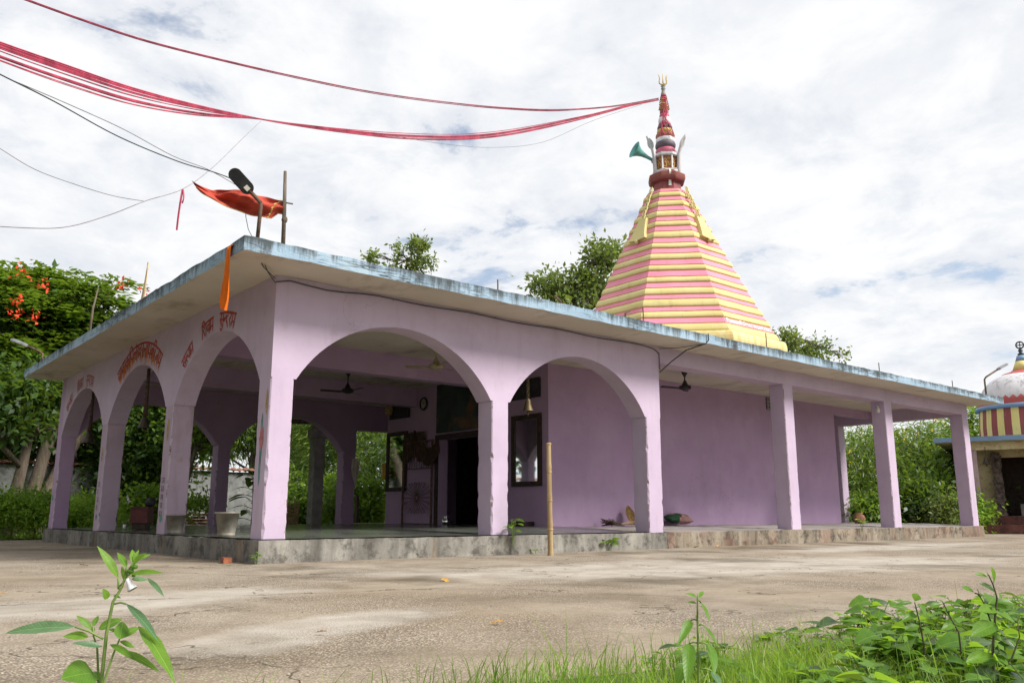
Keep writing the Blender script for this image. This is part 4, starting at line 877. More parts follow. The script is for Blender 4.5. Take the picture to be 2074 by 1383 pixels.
# broom, palm fan, cushion against the verandah wall
FZ = FL + .082
t = thing('broom', 'straw broom lying against the verandah wall', 'broom', (9.95, 2.62, FZ)); rnd = random.Random(8); mb = MB()
for i in range(60):
    a = rnd.uniform(-.5, .5); mb.tube([(.08, 0, .05 + rnd.uniform(-.02, .02)), (-.22, a * .18, .06 + rnd.uniform(-.04, .05)), (-.42, a * .45, .06 + rnd.uniform(-.06, .12))], .007, 3)
obj('bristles', mb, M['straw_dark'], t); mb = MB()
for i in range(26):
    mb.tube([(.05, rnd.uniform(-.03, .03), .05), (.5, rnd.uniform(-.05, .05), .06 + rnd.uniform(-.02, .05)), (1.25, rnd.uniform(-.10, .10), .04 + rnd.uniform(-.02, .06))], .009, 4)
obj('handle', mb, M['straw'], t)
t = thing('palm_fan', 'pleated palm leaf hand fan leaning on the verandah wall', 'hand fan', (10.55, 2.80, FZ + .02)); mb = MB()
for i in range(22):
    a0, a1 = (PI * i / 22, PI * (i + 1) / 22); am = (a0 + a1) / 2; f = lambda a, r, d: (-.10 * r / .4 + r * .62 * math.cos(a) * .6 - .02, d - .02 - .12 * (1 - r / .42 * math.sin(a)), r * (.35 + .65 * math.sin(a)) * 1.05)
    for d0 in (0,):
        mb.quad(f(a0, .02, 0), f(a0, .42, 0), f(am, .44, -.022), f(am, .02, -.004)); mb.quad(f(am, .02, -.004), f(am, .44, -.022), f(a1, .42, 0), f(a1, .02, 0))
obj('fan_leaf', mb, M['straw'], t); mb = MB(); mb.tube([(-.02, -.12, .02), (.3, -.2, .0)], .012, 6); obj('handle', mb, M['bamboo'], t)
mb = MB(); 
def cush(u, v, s): 
    a, b = 2 * u - 1, 2 * v - 1; e = max(0, 1 - abs(a) ** 3.2) ** .6 * max(0, 1 - abs(b) ** 3.2) ** .6; return (.42 * a * (1 - .07 * b * b), .17 * b * (1 - .07 * a * a), .15 + s * .15 * e + (.02 if s < 0 else 0))
mb.grid(lambda u, v: cush(u, v, 1), 20, 12); mb.grid(lambda u, v: cush(1 - u, v, -.85), 20, 12)
me = mb.mesh('cushion', [M['cushion_a'], M['cushion_b']], True)
for p in me.polygons:
    q = noise.noise(p.center * 4.2); p.material_index = 1 if q > .08 or abs(p.center.x) > .37 else 0
o = link('cushion', me, None, (12.15, 2.70, FZ + .0)); o.rotation_euler = (.25, .05, -.05); tag(o, 'dusty pink and dark green patterned cushion lying by the verandah wall', 'cushion')
mb = MB(); mb.lathe([(.10, 0), (.16, .05), (.19, .14), (.15, .24), (.10, .28), (.13, .32), (.08, .33)], 16); mb.xf(lambda p: nz(p, 5, .03)); tag(obj('clay_pot', mb, M['brick2'], None, True, (20.75, 2.5, FZ - .01)), 'brown clay pot standing at the far end of the sanctum wall', 'pot')
t = thing('bulb_lamp', 'white bulb in an angled holder on the fourth verandah pillar', 'lamp', (17.995, .2, 3.52)); mb = MB(); mb.tube([(0, 0, .1), (-.08, -.03, .1), (-.13, -.06, .06)], .03, 8); obj('holder', mb, M['paper'], t, True); mb = MB(); mb.tube([(-.13, -.06, .06), (-.17, -.09, -.02), (-.20, -.12, -.09)], [.04, .055, .03], 10); obj('bulb', mb, M['paper'], t, True)
# woven basket, posts and shed behind the hall
t = thing('woven_basket', 'tall woven bamboo basket standing behind the hall', 'basket', (6.75, 13.55, 0)); mb = MB(); rnd = random.Random(6); R = .33
for k in range(14):
    a = 2 * PI * k / 14; mb.tube([(R * math.cos(a), R * math.sin(a), 0), (R * 1.03 * math.cos(a + .04), R * 1.03 * math.sin(a + .04), .95 + rnd.uniform(0, .22))], .013, 5)
obj('stake', mb, M['wicker'], t); mb = MB()
for k in range(20):
    z = .04 + k * .045 + rnd.uniform(-.01, .01); mb.tube([((R + .018 * math.sin(7 * a + k * PI)) * math.cos(a), (R + .018 * math.sin(7 * a + k * PI)) * math.sin(a), z + .012 * math.sin(3 * a + k)) for a in [i * PI / 21 for i in range(43)]], .017, 4)
obj('weave', mb, M['wicker'], t)
t = thing('wooden_fence', 'short rough wooden rail fence among the weeds on the north side', 'fence', at(172, 1060, 24.6).xyz * 1); t.location.z = 0
for k in range(4):
    mb = MB(); gridbox(mb, -.05, .05, -.05, .05, 0, .95 + .1 * (k % 2), .2, 4, .02); o = obj('post', mb, M['wicker'], t); o.location = (-.4 + k * .35, .1 * k, 0)
for k in range(6): mb = MB(); mb.tube([(-.5, -.08, .2 + k * .12), (.1, .0, .22 + k * .12 + .02 * (k % 3)), (.75, .22, .2 + k * .125)], .022, 5); obj('rail', mb, M['wicker'], t)
SHD = thing('unfinished_shed', 'bare concrete posts carrying a slanted rough roof behind the hall', 'shed', (7.95, 13.9, 0))
for dx_ in (0, 5.2):
    mb = MB(); gridbox(mb, -.18, .18, -.18, .18, -.05, 3.55, .25, 3, .01); o = obj('post', mb, M['grey'], SHD); o.location = (dx_, .2, 0)
    mb = MB(); gridbox(mb, -.30, .26, -.24, .24, 3.10, 3.40, .2, 3, .02); o = obj('bracket', mb, M['grey'], SHD); o.location = (dx_ + .05, .2, 0)
mb = MB(); gridbox(mb, -3.6, 5.6, -.1, .1, 3.42, 3.55, .4, 3, .02); o = obj('roof_beam', mb, M['bark'], SHD); o.location = (0, .2, .14); o.rotation_euler = (0, -.04, 0)
mb = MB(); gridbox(mb, -3.6, 5.6, -.5, 2.0, 3.70, 3.76, .4, 3, .02); o = obj('roof_sheet', mb, M['grey'], SHD); o.location = (0, .2, .05); o.rotation_euler = (.06, -.04, 0)
mb = MB(); mb.tube([(8.35, 13.3, 0), (9.0, 13.75, 1.5)], .03, 6); tag(obj('leaning_pole', mb, M['bamboo'], None, True), 'thin wooden pole leaning beside the bare concrete post', 'pole')
mb = MB(); gridbox(mb, -.05, .05, -.05, .05, 0, 1.3, .2, 3, .02); tag(obj('stump_post', mb, M['bark'], None, False, (9.3, 13.75, 0)), 'short upright wooden stake behind the rear pillar of the hall', 'post')
# boundary wall with clay tile coping
BW = thing('boundary_wall', 'grey rendered boundary wall with clay tile coping beyond the hall', 'wall', (-12, 20.0, 0))
mb = MB(); gridbox(mb, 0, 20.4, -.12, .12, -.05, 2.22, .4, 2, .02); obj('wall_body', mb, M['wall_grey'], BW)
mb = MB(); n = 8
for sgn in (1, -1):
    mb.grid(lambda u, v: (.115 * math.cos(PI * v), -.30 * (1 - u) * sgn, .10 + .10 * u + .06 * math.sin(PI * v)), 2, n)
tm = mb.mesh('tile', M['tile'], True); rnd = random.Random(12)
for i in range(87):
    o = link('tile', tm, BW); o.location = (.12 + i * .234, rnd.uniform(-.015, .015), 2.13 + rnd.uniform(-.012, .012)); o.rotation_euler = (rnd.uniform(-.04, .04), rnd.uniform(-.05, .05), rnd.uniform(-.05, .05))
# ------------------------------------------------------------------ roof edge: lamps, flags, rods
def lamp(label, loc, arm, head, grp='lamps on the roof edge', w=.085, L=.36, roll=0.0):
    t = thing('roof_lamp', label, 'lamp', loc, 0, grp); a = [Vector(p) for p in arm]; h = Vector(head).normalized()
    mb = MB(); mb.tube(a, .028, 8); obj('pole', mb, M['rust'], t, True)
    side = (Matrix.Rotation(roll, 3, h) @ h.cross(UPV)).normalized(); up = side.cross(h); e = a[-1]; mb = MB(); n = 24; top, bot = [], []
    for i in range(n):
        th = 2 * PI * i / n; cx, cy = math.cos(th), math.sin(th)
        px = (L / 2 - w) * (1 if cx > 0 else -1) + w * cx; top.append(e + h * (L / 2 - .03 + px) + side * (w * cy)); 
    T1 = [p + up * .028 for p in top]; T0 = [p - up * .022 for p in top]; c1 = [e + h * (L / 2 - .03) + (p - e - h * (L / 2 - .03)) * .8 + up * .045 for p in top]
    for i in range(n):
        j = (i + 1) % n; mb.quad(tuple(T0[i]), tuple(T0[j]), tuple(T1[j]), tuple(T1[i])); mb.quad(tuple(T1[i]), tuple(T1[j]), tuple(c1[j]), tuple(c1[i]))
    mb.poly([tuple(p) for p in c1]); mb.poly([tuple(p) for p in T0[::-1]]); obj('lamp_head', mb, M['black'] if 'black' in label else M['steel'], t)
    mb = MB(); q = e + h * .05 - up * .03; mb.obox(tuple(q), h * .035, side * .03, up * .008); obj('lens', mb, M['lamp_glass'], t); return t
lamp('black street lamp head on a bent pole at the near roof corner', (-.66, -.80, RT - .01), [(0, 0, 0), (.02, 0, .48), (.02, .01, .54), (-.06, .03, .62), (-.13, .04, .68)], (-.66, .12, .64), L=.40, w=.09, roll=1.1)
lamp('grey street lamp leaning outward at the far left roof corner', (-.76, 11.75, RT - .01), [(0, 0, 0), (0, 0, .26), (-.10, .06, .33), (-.32, .2, .44)], (-.9, .3, .32), L=.42)
lamp('grey street lamp on a bent pole at the far right roof end', (23.15, -.72, RT - .01), [(0, 0, 0), (0, 0, .52), (.05, -.04, .60), (.40, -.28, .85)], (.75, -.5, .45), L=.42)
mb = MB(); mb.tube([at(497, 400, 12.3), at(498, 440, 12.3), at(503, 465, 12.25), at(512, 482, 12.2)], .006, 4); tag(obj('lamp_cord', mb, M['cable'], None), 'thin black cord dropping from the black street lamp to the roof', 'cord')
t = thing('red_flag', 'red pennant with gold edging flying from a bamboo pole on the roof corner', 'flag', (-.28, -.78, RT - .01)); mb = MB()
mb.tube([(0, 0, 0), (-.01, 0, .5), (-.03, 0, 1.09)], [.03, .028, .022], 7); mb.tube([(-.06, .03, .64), (.09, -.05, .62)], .012, 5); mb.lathe([(.035, .35), (.045, .38), (.035, .42)], 8, cap=False); obj('pole', mb, M['bark'], t, True)
FD = Vector((-.76, .62, .0)).normalized(); FN = Vector((.62, .76, 0))
def flagp(u, v):
    wd = .31 * (1 - u) ** .55 * (1 - .25 * math.exp(-((u - .06) / .05) ** 2)) * (.55 + .45 * min(1, u * 5 + .35)); top = .66 + .16 * u + .14 * u * u + .04 * math.sin(u * 5)
    z = top - wd * v - .09 * math.sin(PI * u) * v; d = FD * (1.28 * u) + FN * (.085 * math.sin(u * 9 + v * 4.5) * (.3 + u) + .05 * math.sin(v * 9 + u * 3) + .022 * math.sin(u * 23 - v * 13) + .012 * math.sin(v * 27 + u * 8)); return (d.x - .02, d.y, z)
mb = MB(); mb.grid(lambda u, v: flagp(u * .985, v), 40, 12); o = obj('flag_cloth', mb, M['redcloth'], t, True)
mb = MB(); mb.tube([flagp(u, .98) for u in [i / 30 * .97 for i in range(31)]], .007, 4); mb.tube([flagp(.05 + .12 * v, v) for v in [i / 12 for i in range(13)]], .012, 4); obj('gold_edging', mb, M['gold'], t)
def hangp(u, v):
    w = .13 + .20 * min(1, u * 1.4) - (.16 * max(0, u - .86) / .14); y = -.43 + (v - .5) * w - .06 * u; x = -.90 - .03 * math.sin(v * 11 + u * 2) * (.4 + u * .6) - .035 * u
    z = 4.315 - u * .96 - (.10 * (1 - v) * max(0, u - .5)) 
    if u < .10: x += .12 * (1 - u / .10)
    return (x, y, z)
mb = MB(); mb.grid(hangp, 30, 12); tag(obj('hanging_flag', mb, M['saffron'], None, True), 'saffron cloth strip hanging over the roof edge near the corner', 'cloth')
mb = MB(); mb.tube([(-.72, 7.5, RT - .02), (-.70, 7.5, RT + .6), (-.64, 7.48, RT + 1.05)], [.03, .022, .014], 6); tag(obj('bamboo_stick', mb, M['bark'], None, True), 'thin bamboo stick standing on the left roof edge before the flame tree', 'pole')
t = thing('cream_flag', 'narrow cream cloth flag on a stick near the left roof edge', 'flag', (-.72, 3.95, RT - .02)); mb = MB(); mb.tube([(0, 0, 0), (.03, 0, .80)], .010, 6); obj('pole', mb, M['straw'], t)
mb = MB(); mb.grid(lambda u, v: (.02 + .02 * u + .015 * math.sin(v * 9), .01 + (.30 * (1 - u)) * v, .02 + .76 * u), 8, 6); obj('flag_cloth', mb, M['creamcloth'], t, True)
rods = [((3.53, -.77), .22, 0), ((7.06, -.84), .30, 0), ((11.2, -.80), .36, 0), ((16.25, -.81), .26, 0), ((20.5, -.84), .22, 0), ((6.6, -.80), .2, .9), ((4.95, -.78), .16, -1.0)]
for i, ((x, y), h, bend) in enumerate(rods):
    mb = MB(); mb.tube([(0, 0, 0), (0, 0, h * .5), (bend * h * .9, 0, h)] if bend else [(0, 0, 0), (.004, 0, h * .5), (.0, 0, h)], .012 if not bend else .02, 5)
    lab = ['thin rusty rod upright on the roof edge above the second arch', 'thin rusty rod upright on the roof edge in front of the spire', 'thin rusty rod upright beside the right foot of the spire', 'thin rusty rod upright on the roof edge above the fourth verandah pillar', 'thin rusty rod upright close to the far right roof end', 'bent dark pipe stub on the roof edge at the left foot of the spire', 'curved brown stub on the roof edge below the leafy tree'][i]
    tag(obj('roof_rod', mb, M['rust'], None, False, (x, y, RT - .02)), lab, 'rod', 'rods standing on the roof edge')

# ------------------------------------------------------------------ sacred threads and wires overhead
def strand(pts, r, n=4): 
    mb = MB(); P = [at(*p) for p in pts]; out = []
    for i in range(len(P) - 1):                                   # smooth through the points
        p0, p1, p2, p3 = P[max(0, i - 1)], P[i], P[i + 1], P[min(len(P) - 1, i + 2)]
        for k in range(6):
            u = k / 6; out.append(.5 * ((2 * p1) + (p2 - p0) * u + (2 * p0 - 5 * p1 + 4 * p2 - p3) * u * u + (3 * p1 - p0 - 3 * p2 + p3) * u ** 3))
    out.append(P[-1]); mb.tube(out, r, n); return mb
DD = lambda px: 11.2 + 16.5 * px / 1335
rnd = random.Random(21)
t = thing('thread_bundle', 'thick bundle of sagging red threads stretched to the spire tip, tied in the middle', 'thread bundle', (16.84, 6.43, 14.9))
def rel(mb, t): 
    o = Vector(t.location); mb.xf(lambda p: p - o); return mb
base = [(-60, 72), (0, 96), (140, 142), (270, 183), (400, 215), (530, 242), (620, 256), (700, 266), (810, 276), (920, 279), (1010, 272), (1100, 256), (1200, 234), (1275, 214), (1334, 203)]
for k in range(22):
    f = rnd.random() ** 1.0; g = rnd.uniform(-1, 1); pts = []
    for (x, y) in base:
        if x < 530: off = f * 40 * (1 - max(0, x) / 530) ** .8 + 13 * f * math.sin(PI * max(0, min(1, x / 530))) - 12 * (1 - x / 530)
        else: off = g * 7 * math.sin(PI * (x - 530) / 805) ** 1.0
        pts.append((x, y + off + rnd.uniform(-.6, .6), DD(x)))
    obj('strand', rel(strand(pts, rnd.choice((.006, .008, .010, .013))), t), M['thread'] if rnd.random() < .75 else M['thread_dark'], t)
t = thing('thread_line', 'upper loose line of a few red threads stretched to the spire tip', 'thread bundle', (16.84, 6.43, 14.9))
base = [(-40, -35), (60, 2), (180, 45), (300, 84), (450, 122), (600, 157), (750, 187), (900, 208), (1020, 219), (1130, 223), (1240, 216), (1334, 200)]
for k in range(5):
    g = rnd.uniform(-1, 1); obj('strand', rel(strand([(x, y + g * (3.2 if 500 < x < 1000 else 2.0) + (3 if k == 4 and x < 1200 else 0), DD(x)) for x, y in base], rnd.choice((.006, .008, .010))), t), M['thread'] if k % 2 else M['thread_dark'], t)
t = thing('thread_line', 'faint single thread sagging below the thick red bundle', 'thread bundle', (16.84, 6.43, 14.9)); obj('strand', rel(strand([(800, 276, DD(800)), (900, 292, DD(900)), (1000, 299, DD(1000)), (1100, 288, DD(1100)), (1200, 245, DD(1200)), (1300, 212, DD(1300))], .006), t), M['wire_grey'], t)
tag(obj('power_cable', strand([(-60, 118, 7.6), (0, 151, 8.2), (110, 206, 9.2), (240, 277, 10.4), (360, 327, 11.4), (430, 348, 11.9), (474, 364, 12.2)], .0085), M['cable']), 'black cable sagging from the upper left to the black street lamp', 'cable')
tag(obj('grey_cable', strand([(30, 165, 8.5), (140, 212, 9.4), (250, 262, 10.4), (350, 316, 11.3), (420, 343, 11.9), (480, 376, 12.2)], .006), M['wire_grey']), 'thin pale wire running just above the black cable', 'wire')
tag(obj('thin_wire', strand([(-50, 268, 10.5), (0, 301, 10.8), (70, 343, 11.2), (150, 373, 11.6), (230, 397, 12), (295, 408, 12.3)], .0055), M['wire_grey']), 'thin grey wire sagging at the far left to a junction', 'wire')
tag(obj('thin_wire', strand([(-50, 455, 10.3), (0, 459, 10.6), (125, 461, 11.3), (220, 436, 11.9), (295, 407, 12.3), (370, 383, 13.2), (430, 340, 14.5), (490, 282, 16.2), (528, 246, 17.4)], .0065), M['wire_grey']), 'low thin wire rising from the far left up to the red thread knot', 'wire')
tag(obj('thread_scrap', strand([(358, 466, 13.0), (361, 440, 13.0), (366, 405, 13.0), (370, 384, 13.2), (372, 400, 13.0), (369, 412, 13.0)], .016), M['thread']), 'short red thread scrap dangling from the low thin wire', 'thread')
# ------------------------------------------------------------------ trees and bushes
def quads_mesh(name, V, mat, smooth=False):
    """V: (n, 4, 3) array of leaf quads"""
    n = len(V); me = bpy.data.meshes.new(name); me.vertices.add(n * 4); me.loops.add(n * 4); me.polygons.add(n)
    me.vertices.foreach_set('co', V.reshape(-1).astype(np.float32)); me.loops.foreach_set('vertex_index', np.arange(n * 4, dtype=np.int32))
    me.polygons.foreach_set('loop_start', np.arange(0, n * 4, 4, dtype=np.int32)); me.polygons.foreach_set('loop_total', np.full(n, 4, dtype=np.int32))
    me.materials.append(mat); me.update(); me.validate(); return me
def unit(a): return a / np.maximum(1e-9, np.linalg.norm(a, axis=1, keepdims=True))
def leaf_cloud(rng, blobs, n, L, Wd, csize, mode='leaf', fill=.5, per=36):
    b = np.array(blobs, float); vol = (b[:, 3] * b[:, 4] * b[:, 5]) ** .75; nc = max(6, n // per)
    which = rng.choice(len(b), nc, p=vol / vol.sum()); d = unit(rng.normal(size=(nc, 3))); d[:, 2] = np.where(d[:, 2] < -.5, -d[:, 2] * .6, d[:, 2])
    r = fill + (1 - fill) * rng.random(nc) ** .7; r *= 1 + .16 * rng.normal(size=nc) * (rng.random(nc) < .35)
    cen = b[which, :3] + d * r[:, None] * b[which, 3:6]
    idx = rng.integers(0, nc, n); cs = csize * (.6 + .8 * rng.random(nc))[idx][:, None]
    g = rng.normal(size=(n, 3))
    if mode == 'frond': p = cen[idx] + g * cs * np.array([1, 1, .16]) - np.array([0, 0, 1]) * (np.linalg.norm(g[:, :2], axis=1) ** 2 * .09)[:, None] * cs
    elif mode == 'needle': p = cen[idx] + g * cs * np.array([.8, .8, .7])
    else: p = cen[idx] + g * cs
    out = unit(p - cen[idx] + .3 * d[idx])
    if mode == 'frond': ax = unit(out * np.array([1, 1, .25]) + .35 * rng.normal(size=(n, 3)) * np.array([1, 1, .3])); nr = unit(np.array([0, 0, 1]) + .25 * rng.normal(size=(n, 3)))
    elif mode == 'needle': ax = unit(out * .8 + np.array([0, 0, -.55]) + .35 * rng.normal(size=(n, 3))); nr = unit(rng.normal(size=(n, 3)))
    else: ax = unit(out * .7 + .7 * rng.normal(size=(n, 3)) + np.array([0, 0, -.25])); nr = unit(rng.normal(size=(n, 3)) * .8 + np.array([0, 0, .8]))
    sd_ = unit(np.cross(nr, ax)); nr = np.cross(ax, sd_); s = (.65 + .7 * rng.random(n))[:, None]
    l, w = L * s, Wd * s
    return np.stack([p, p + ax * l * .45 + sd_ * w * .5 + nr * w * .12, p + ax * l - nr * l * .10, p + ax * l * .45 - sd_ * w * .5 + nr * w * .12], 1)
def tree(name, label, loc, blobs, n, L, Wd, mat, trunk, seed, mode='leaf', csize=.35, fill=.5, group=None, cat='tree', bark='bark', limbs=True, flowers=None, per=36):
    rng = np.random.default_rng(seed); rnd = random.Random(seed); loc = Vector(loc)
    t = thing(name, label, cat, loc, 0, group)
    V = leaf_cloud(rng, blobs, n, L, Wd, csize, mode, fill, per); link('crown', quads_mesh('crown', V, mat), t)
    mb = MB(); pts = [Vector(p) for p in trunk[0]]; r0, r1 = trunk[1]; k = len(pts)
    mb.tube(pts, [r0 + (r1 - r0) * i / (k - 1) for i in range(k)], 9)
    if limbs:
        for bl in blobs:
            c = Vector(bl[:3]); s = min(pts[1:], key=lambda p: (p - (c - Vector((0, 0, .8 * bl[5])))).length); m = (s + c) / 2 + Vector((rnd.uniform(-.2, .2), rnd.uniform(-.2, .2), -.1))
            mb.tube([s, m, c], [r1 * .8, r1 * .55, r1 * .25], 6)
            for q in range(5):
                e = c + Vector((rnd.uniform(-1, 1) * bl[3], rnd.uniform(-1, 1) * bl[4], rnd.uniform(-.3, .9) * bl[5])) * .75
                mb.tube([m, (m + e) / 2 + Vector((0, 0, .1)), e], [r1 * .4, r1 * .22, r1 * .08], 5)
    obj('trunk', mb, M[bark], t, True)
    if flowers:
        fm, spots, fs = flowers; Vf = []
        for sp_ in spots:
            q = leaf_cloud(rng, [(*sp_, fs, fs, fs * .6)], 20 if fs > .1 else 9, .13 if fs > .1 else .075, .08 if fs > .1 else .055, fs * .6, 'leaf', .2, 10); Vf.append(q)
        link('blossom', quads_mesh('blossom', np.concatenate(Vf), M[fm]), t)
    return t
def wl_(*p): return at(*p)
def rb(loc, lst):            # blobs given by sight position and distance, turned into offsets from the base
    return [tuple(at(px, py, D) - Vector(loc)) + (rx, ry, rz) for (px, py, D, rx, ry, rz) in lst]
B0 = at(52, 1050, 27); B0.z = 0
bl = rb(B0, [(60, 650, 27, 2.0, 2.0, .9), (165, 610, 28, 1.3, 1.6, .65), (-60, 610, 26, 2.0, 2.0, 1.1), (90, 582, 28.5, 1.7, 1.8, .6), (20, 725, 26, 1.6, 1.6, .8), (190, 670, 28.5, 1.2, 1.4, .7), (110, 700, 27.5, 1.5, 1.5, .7), (-70, 745, 25, 1.7, 1.7, 1.0), (228, 575, 29, .55, .9, .35), (130, 780, 29.5, 1.3, 1.3, .7), (20, 575, 27.5, 1.5, 1.6, .55)])
fl = [tuple(at(px, py, D) - B0) for px, py, D in ((42, 552, 24.9), (85, 576, 24.6), (35, 606, 24.0), (30, 634, 23.9), (74, 640, 24.2), (244, 579, 27.2), (288, 590, 28.2))]
tree('flame_tree', 'broad flame tree with scarlet blossoms at the left behind the temple corner', B0, bl, 26000, .28, .13, M['lf_flame'], ([(0, 0, -.1), (.1, .05, 1.2), (.35, .1, 2.6), (.6, 0, 3.8), (.7, .2, 5.0)], (.24, .13)), 11, 'frond', .36, .45, None, 'tree', 'bark', True, ('petal_red', fl, .13), 44)
B1 = at(22, 1030, 25.2); B1.z = 0
tree('leafy_tree', 'dark broad leaved small tree with low branches at the far left', B1, rb(B1, [(20, 800, 24.4, 1.3, 1.3, .8), (75, 865, 24, .8, .8, .55), (-50, 840, 24, 1.4, 1.4, 1.1), (85, 800, 24.9, .7, .8, .45)]), 5200, .24, .12, M['lf_dark'], ([(0, 0, -.1), (.05, .1, 1.0), (.2, .2, 2.0), (.3, .2, 3.0)], (.22, .12)), 12, 'leaf', .28, .4, None, 'tree')
B2 = at(75, 1020, 27); B2.z = 0
tree('leaning_tree', 'thick leaning trunk with shaded crown behind the flame tree', B2, rb(B2, [(140, 790, 28, 2.2, 2.2, 1.2), (60, 860, 29, 2.0, 2.0, 1.2), (170, 880, 30, 1.4, 1.4, 1.4), (-20, 930, 30, 2.4, 2.4, 1.6), (150, 960, 31, 1.4, 1.6, 1.0)]), 15000, .26, .12, M['lf_dark'], ([(0, 0, -.1), (.35, .2, 1.4), (.9, .4, 2.8), (1.5, .4, 4.2)], (.30, .16)), 13, 'leaf', .45, .3)
B3 = at(285, 1030, 29); B3.z = 0
tree('dark_tree', 'dense dark tree seen through the middle side arch', B3, rb(B3, [(285, 890, 29, 1.1, 1.1, 1.3), (250, 960, 29.5, 1.1, 1.1, 1.0), (320, 950, 29, 1.0, 1.0, 1.0), (300, 850, 29.5, .9, .9, .8), (210, 960, 30.5, 1.3, 1.3, 1.0)]), 14000, .20, .10, M['lf_dark'], ([(0, 0, -.1), (0, 0, 1.2), (.1, 0, 2.5)], (.16, .08)), 14, 'leaf', .28, .25)
B4 = at(400, 1030, 27.5); B4.z = 0
tree('orchard_tree', 'bright leaved tree overhanging the grey wall beyond the side arches', B4, rb(B4, [(405, 890, 28, .95, .95, 1.0), (420, 850, 28.5, 1.0, 1.0, .9), (360, 890, 29, 1.0, 1.0, 1.0), (390, 800, 29, 1.2, 1.2, 1.0)]), 9000, .19, .11, M['lf_mid'], ([(-.6, 0, -.1), (-.5, 0, 1.4), (-.2, 0, 2.7)], (.10, .06)), 15, 'leaf', .26, .3)
B5 = at(505, 1030, 38); B5.z = 0
tree('feathery_tree', 'feathery dark green tree rising beyond the grey wall in the first side arch', B5, rb(B5, [(500, 880, 38, 1.7, 1.7, 1.4), (540, 800, 39, 1.8, 1.8, 1.6), (470, 840, 39, 1.3, 1.3, 1.3), (440, 900, 39, 1.5, 1.5, 1.0)]), 14000, .34, .045, M['lf_fine'], ([(0, 0, -.1), (0, 0, 2.5), (.1, 0, 5)], (.2, .08)), 16, 'needle', .5, .3)
for i, (px, py, D, lab) in enumerate(((650, 1040, 35.5, 'feathery green tree behind the bare concrete post'), (755, 1040, 34.5, 'feathery green tree seen between the rear pillar and the inner wall'), (595, 1040, 38, 'feathery green tree seen behind the corner pillar through the large front arch'))):
    B = at(px, py, D); B.z = 0
    tree('casuarina_tree', lab, B, rb(B, [(px, 870, D, 1.5, 1.5, 1.1), (px + 20, 920, D - .6, 1.3, 1.2, .9), (px - 25, 960, D - .5, 1.2, 1.1, .8), (px + 5, 800, D + .6, 1.4, 1.4, 1.2), (px + 25, 1010, D - .4, 1.1, 1.1, .5), (px - 5, 1030, D, 1.2, 1.1, .5)]), 17000, .30, .035, M['lf_fine'], ([(0, 0, -.1), (0, .05, 2), (.05, 0, 4)], (.12, .05)), 20 + i, 'needle', .34, .2, 'feathery trees behind the hall')
for i, (px, py, D, r, lab) in enumerate(((700, 1040, 31, .85, 'leafy low bush behind the rear pillar of the hall'), (745, 1045, 30.5, .8, 'leafy low bush below the hanging towel'), (606, 1030, 32.5, .9, 'leafy bush beside the woven basket'), (650, 1000, 32.5, .9, 'light leaved bush beside the bare concrete post'))):
    B = at(px, py, D); B.z = 0
    tree('leafy_bush', lab, B, [(0, 0, r * .8, r, r, r * .8), (.3 * r, .2, r * 1.7, r * .7, r * .7, r * .6)], 2600, .17, .09, M['lf_light' if i % 2 else 'lf_mid'], ([(0, 0, -.05), (0, 0, r)], (.04, .015)), 30 + i, 'leaf', .20, .35, 'bushes behind the hall', 'bush', 'stem_dark')
# weeds and garden plants on the north side
for i, (px, D, h, r, lab) in enumerate(((-30, 23.0, 1.1, .85, 'tall bright weeds at the left edge of the lawn'), (25, 23.4, 1.05, .85, 'tall bright weeds with a white spike below the flame tree trunk'), (72, 23.6, 1.05, .6, 'bright leafy weeds beside the corner of the plinth'), (165, 24.0, .85, .6, 'bright weeds seen in the farthest side arch'), (185, 25.2, 1.0, .8, 'weeds round the wooden rail fence'))):
    B = at(px, 1060, D); B.z = 0
    tree('tall_weed', lab, B, [(0, 0, h * .55, r, r, h * .45), (.2, .1, h * .9, r * .5, r * .5, h * .25), (-.3, .1, h * .75, r * .5, r * .5, h * .3)], 3400, .13, .045, M['lf_light'], ([(0, 0, -.05), (0, 0, h)], (.03, .01)), 40 + i, 'leaf', .16, .2, 'bright weeds along the north side', 'weed', 'stem')
for i, (px, D, h, lab) in enumerate(((285, 23.5, 1.15, 'hibiscus shrub with pale flowers behind the maroon chest'), (330, 24.5, 1.1, 'hibiscus shrub with pale flowers beside the third side pillar'))):
    B = at(px, 1060, D); B.z = 0; fw_ = [(random.uniform(-.5, .5), random.uniform(-.4, .1), h * random.uniform(.75, 1.1)) for _ in range(7)]
    tree('flowering_shrub', lab, B, [(0, 0, h * .6, .6, .5, h * .5), (.3, 0, h * .9, .4, .4, .25)], 2000, .13, .09, M['lf_light'], ([(0, 0, -.05), (0, 0, h * .8)], (.03, .012)), 50 + i, 'leaf', .16, .3, None, 'shrub', 'stem_dark', True, ('petal_white', fw_, .02))
B = at(400, 1050, 28.2); B.z = 0
tree('leafy_weed', 'pale green weeds growing over the brick stack', B, [(0, 0, .95, .75, .5, .22)], 900, .12, .06, M['lf_light'], ([(0, 0, -.05), (0, 0, .8)], (.02, .01)), 55, 'leaf', .14, .2, None, 'weed', 'stem')
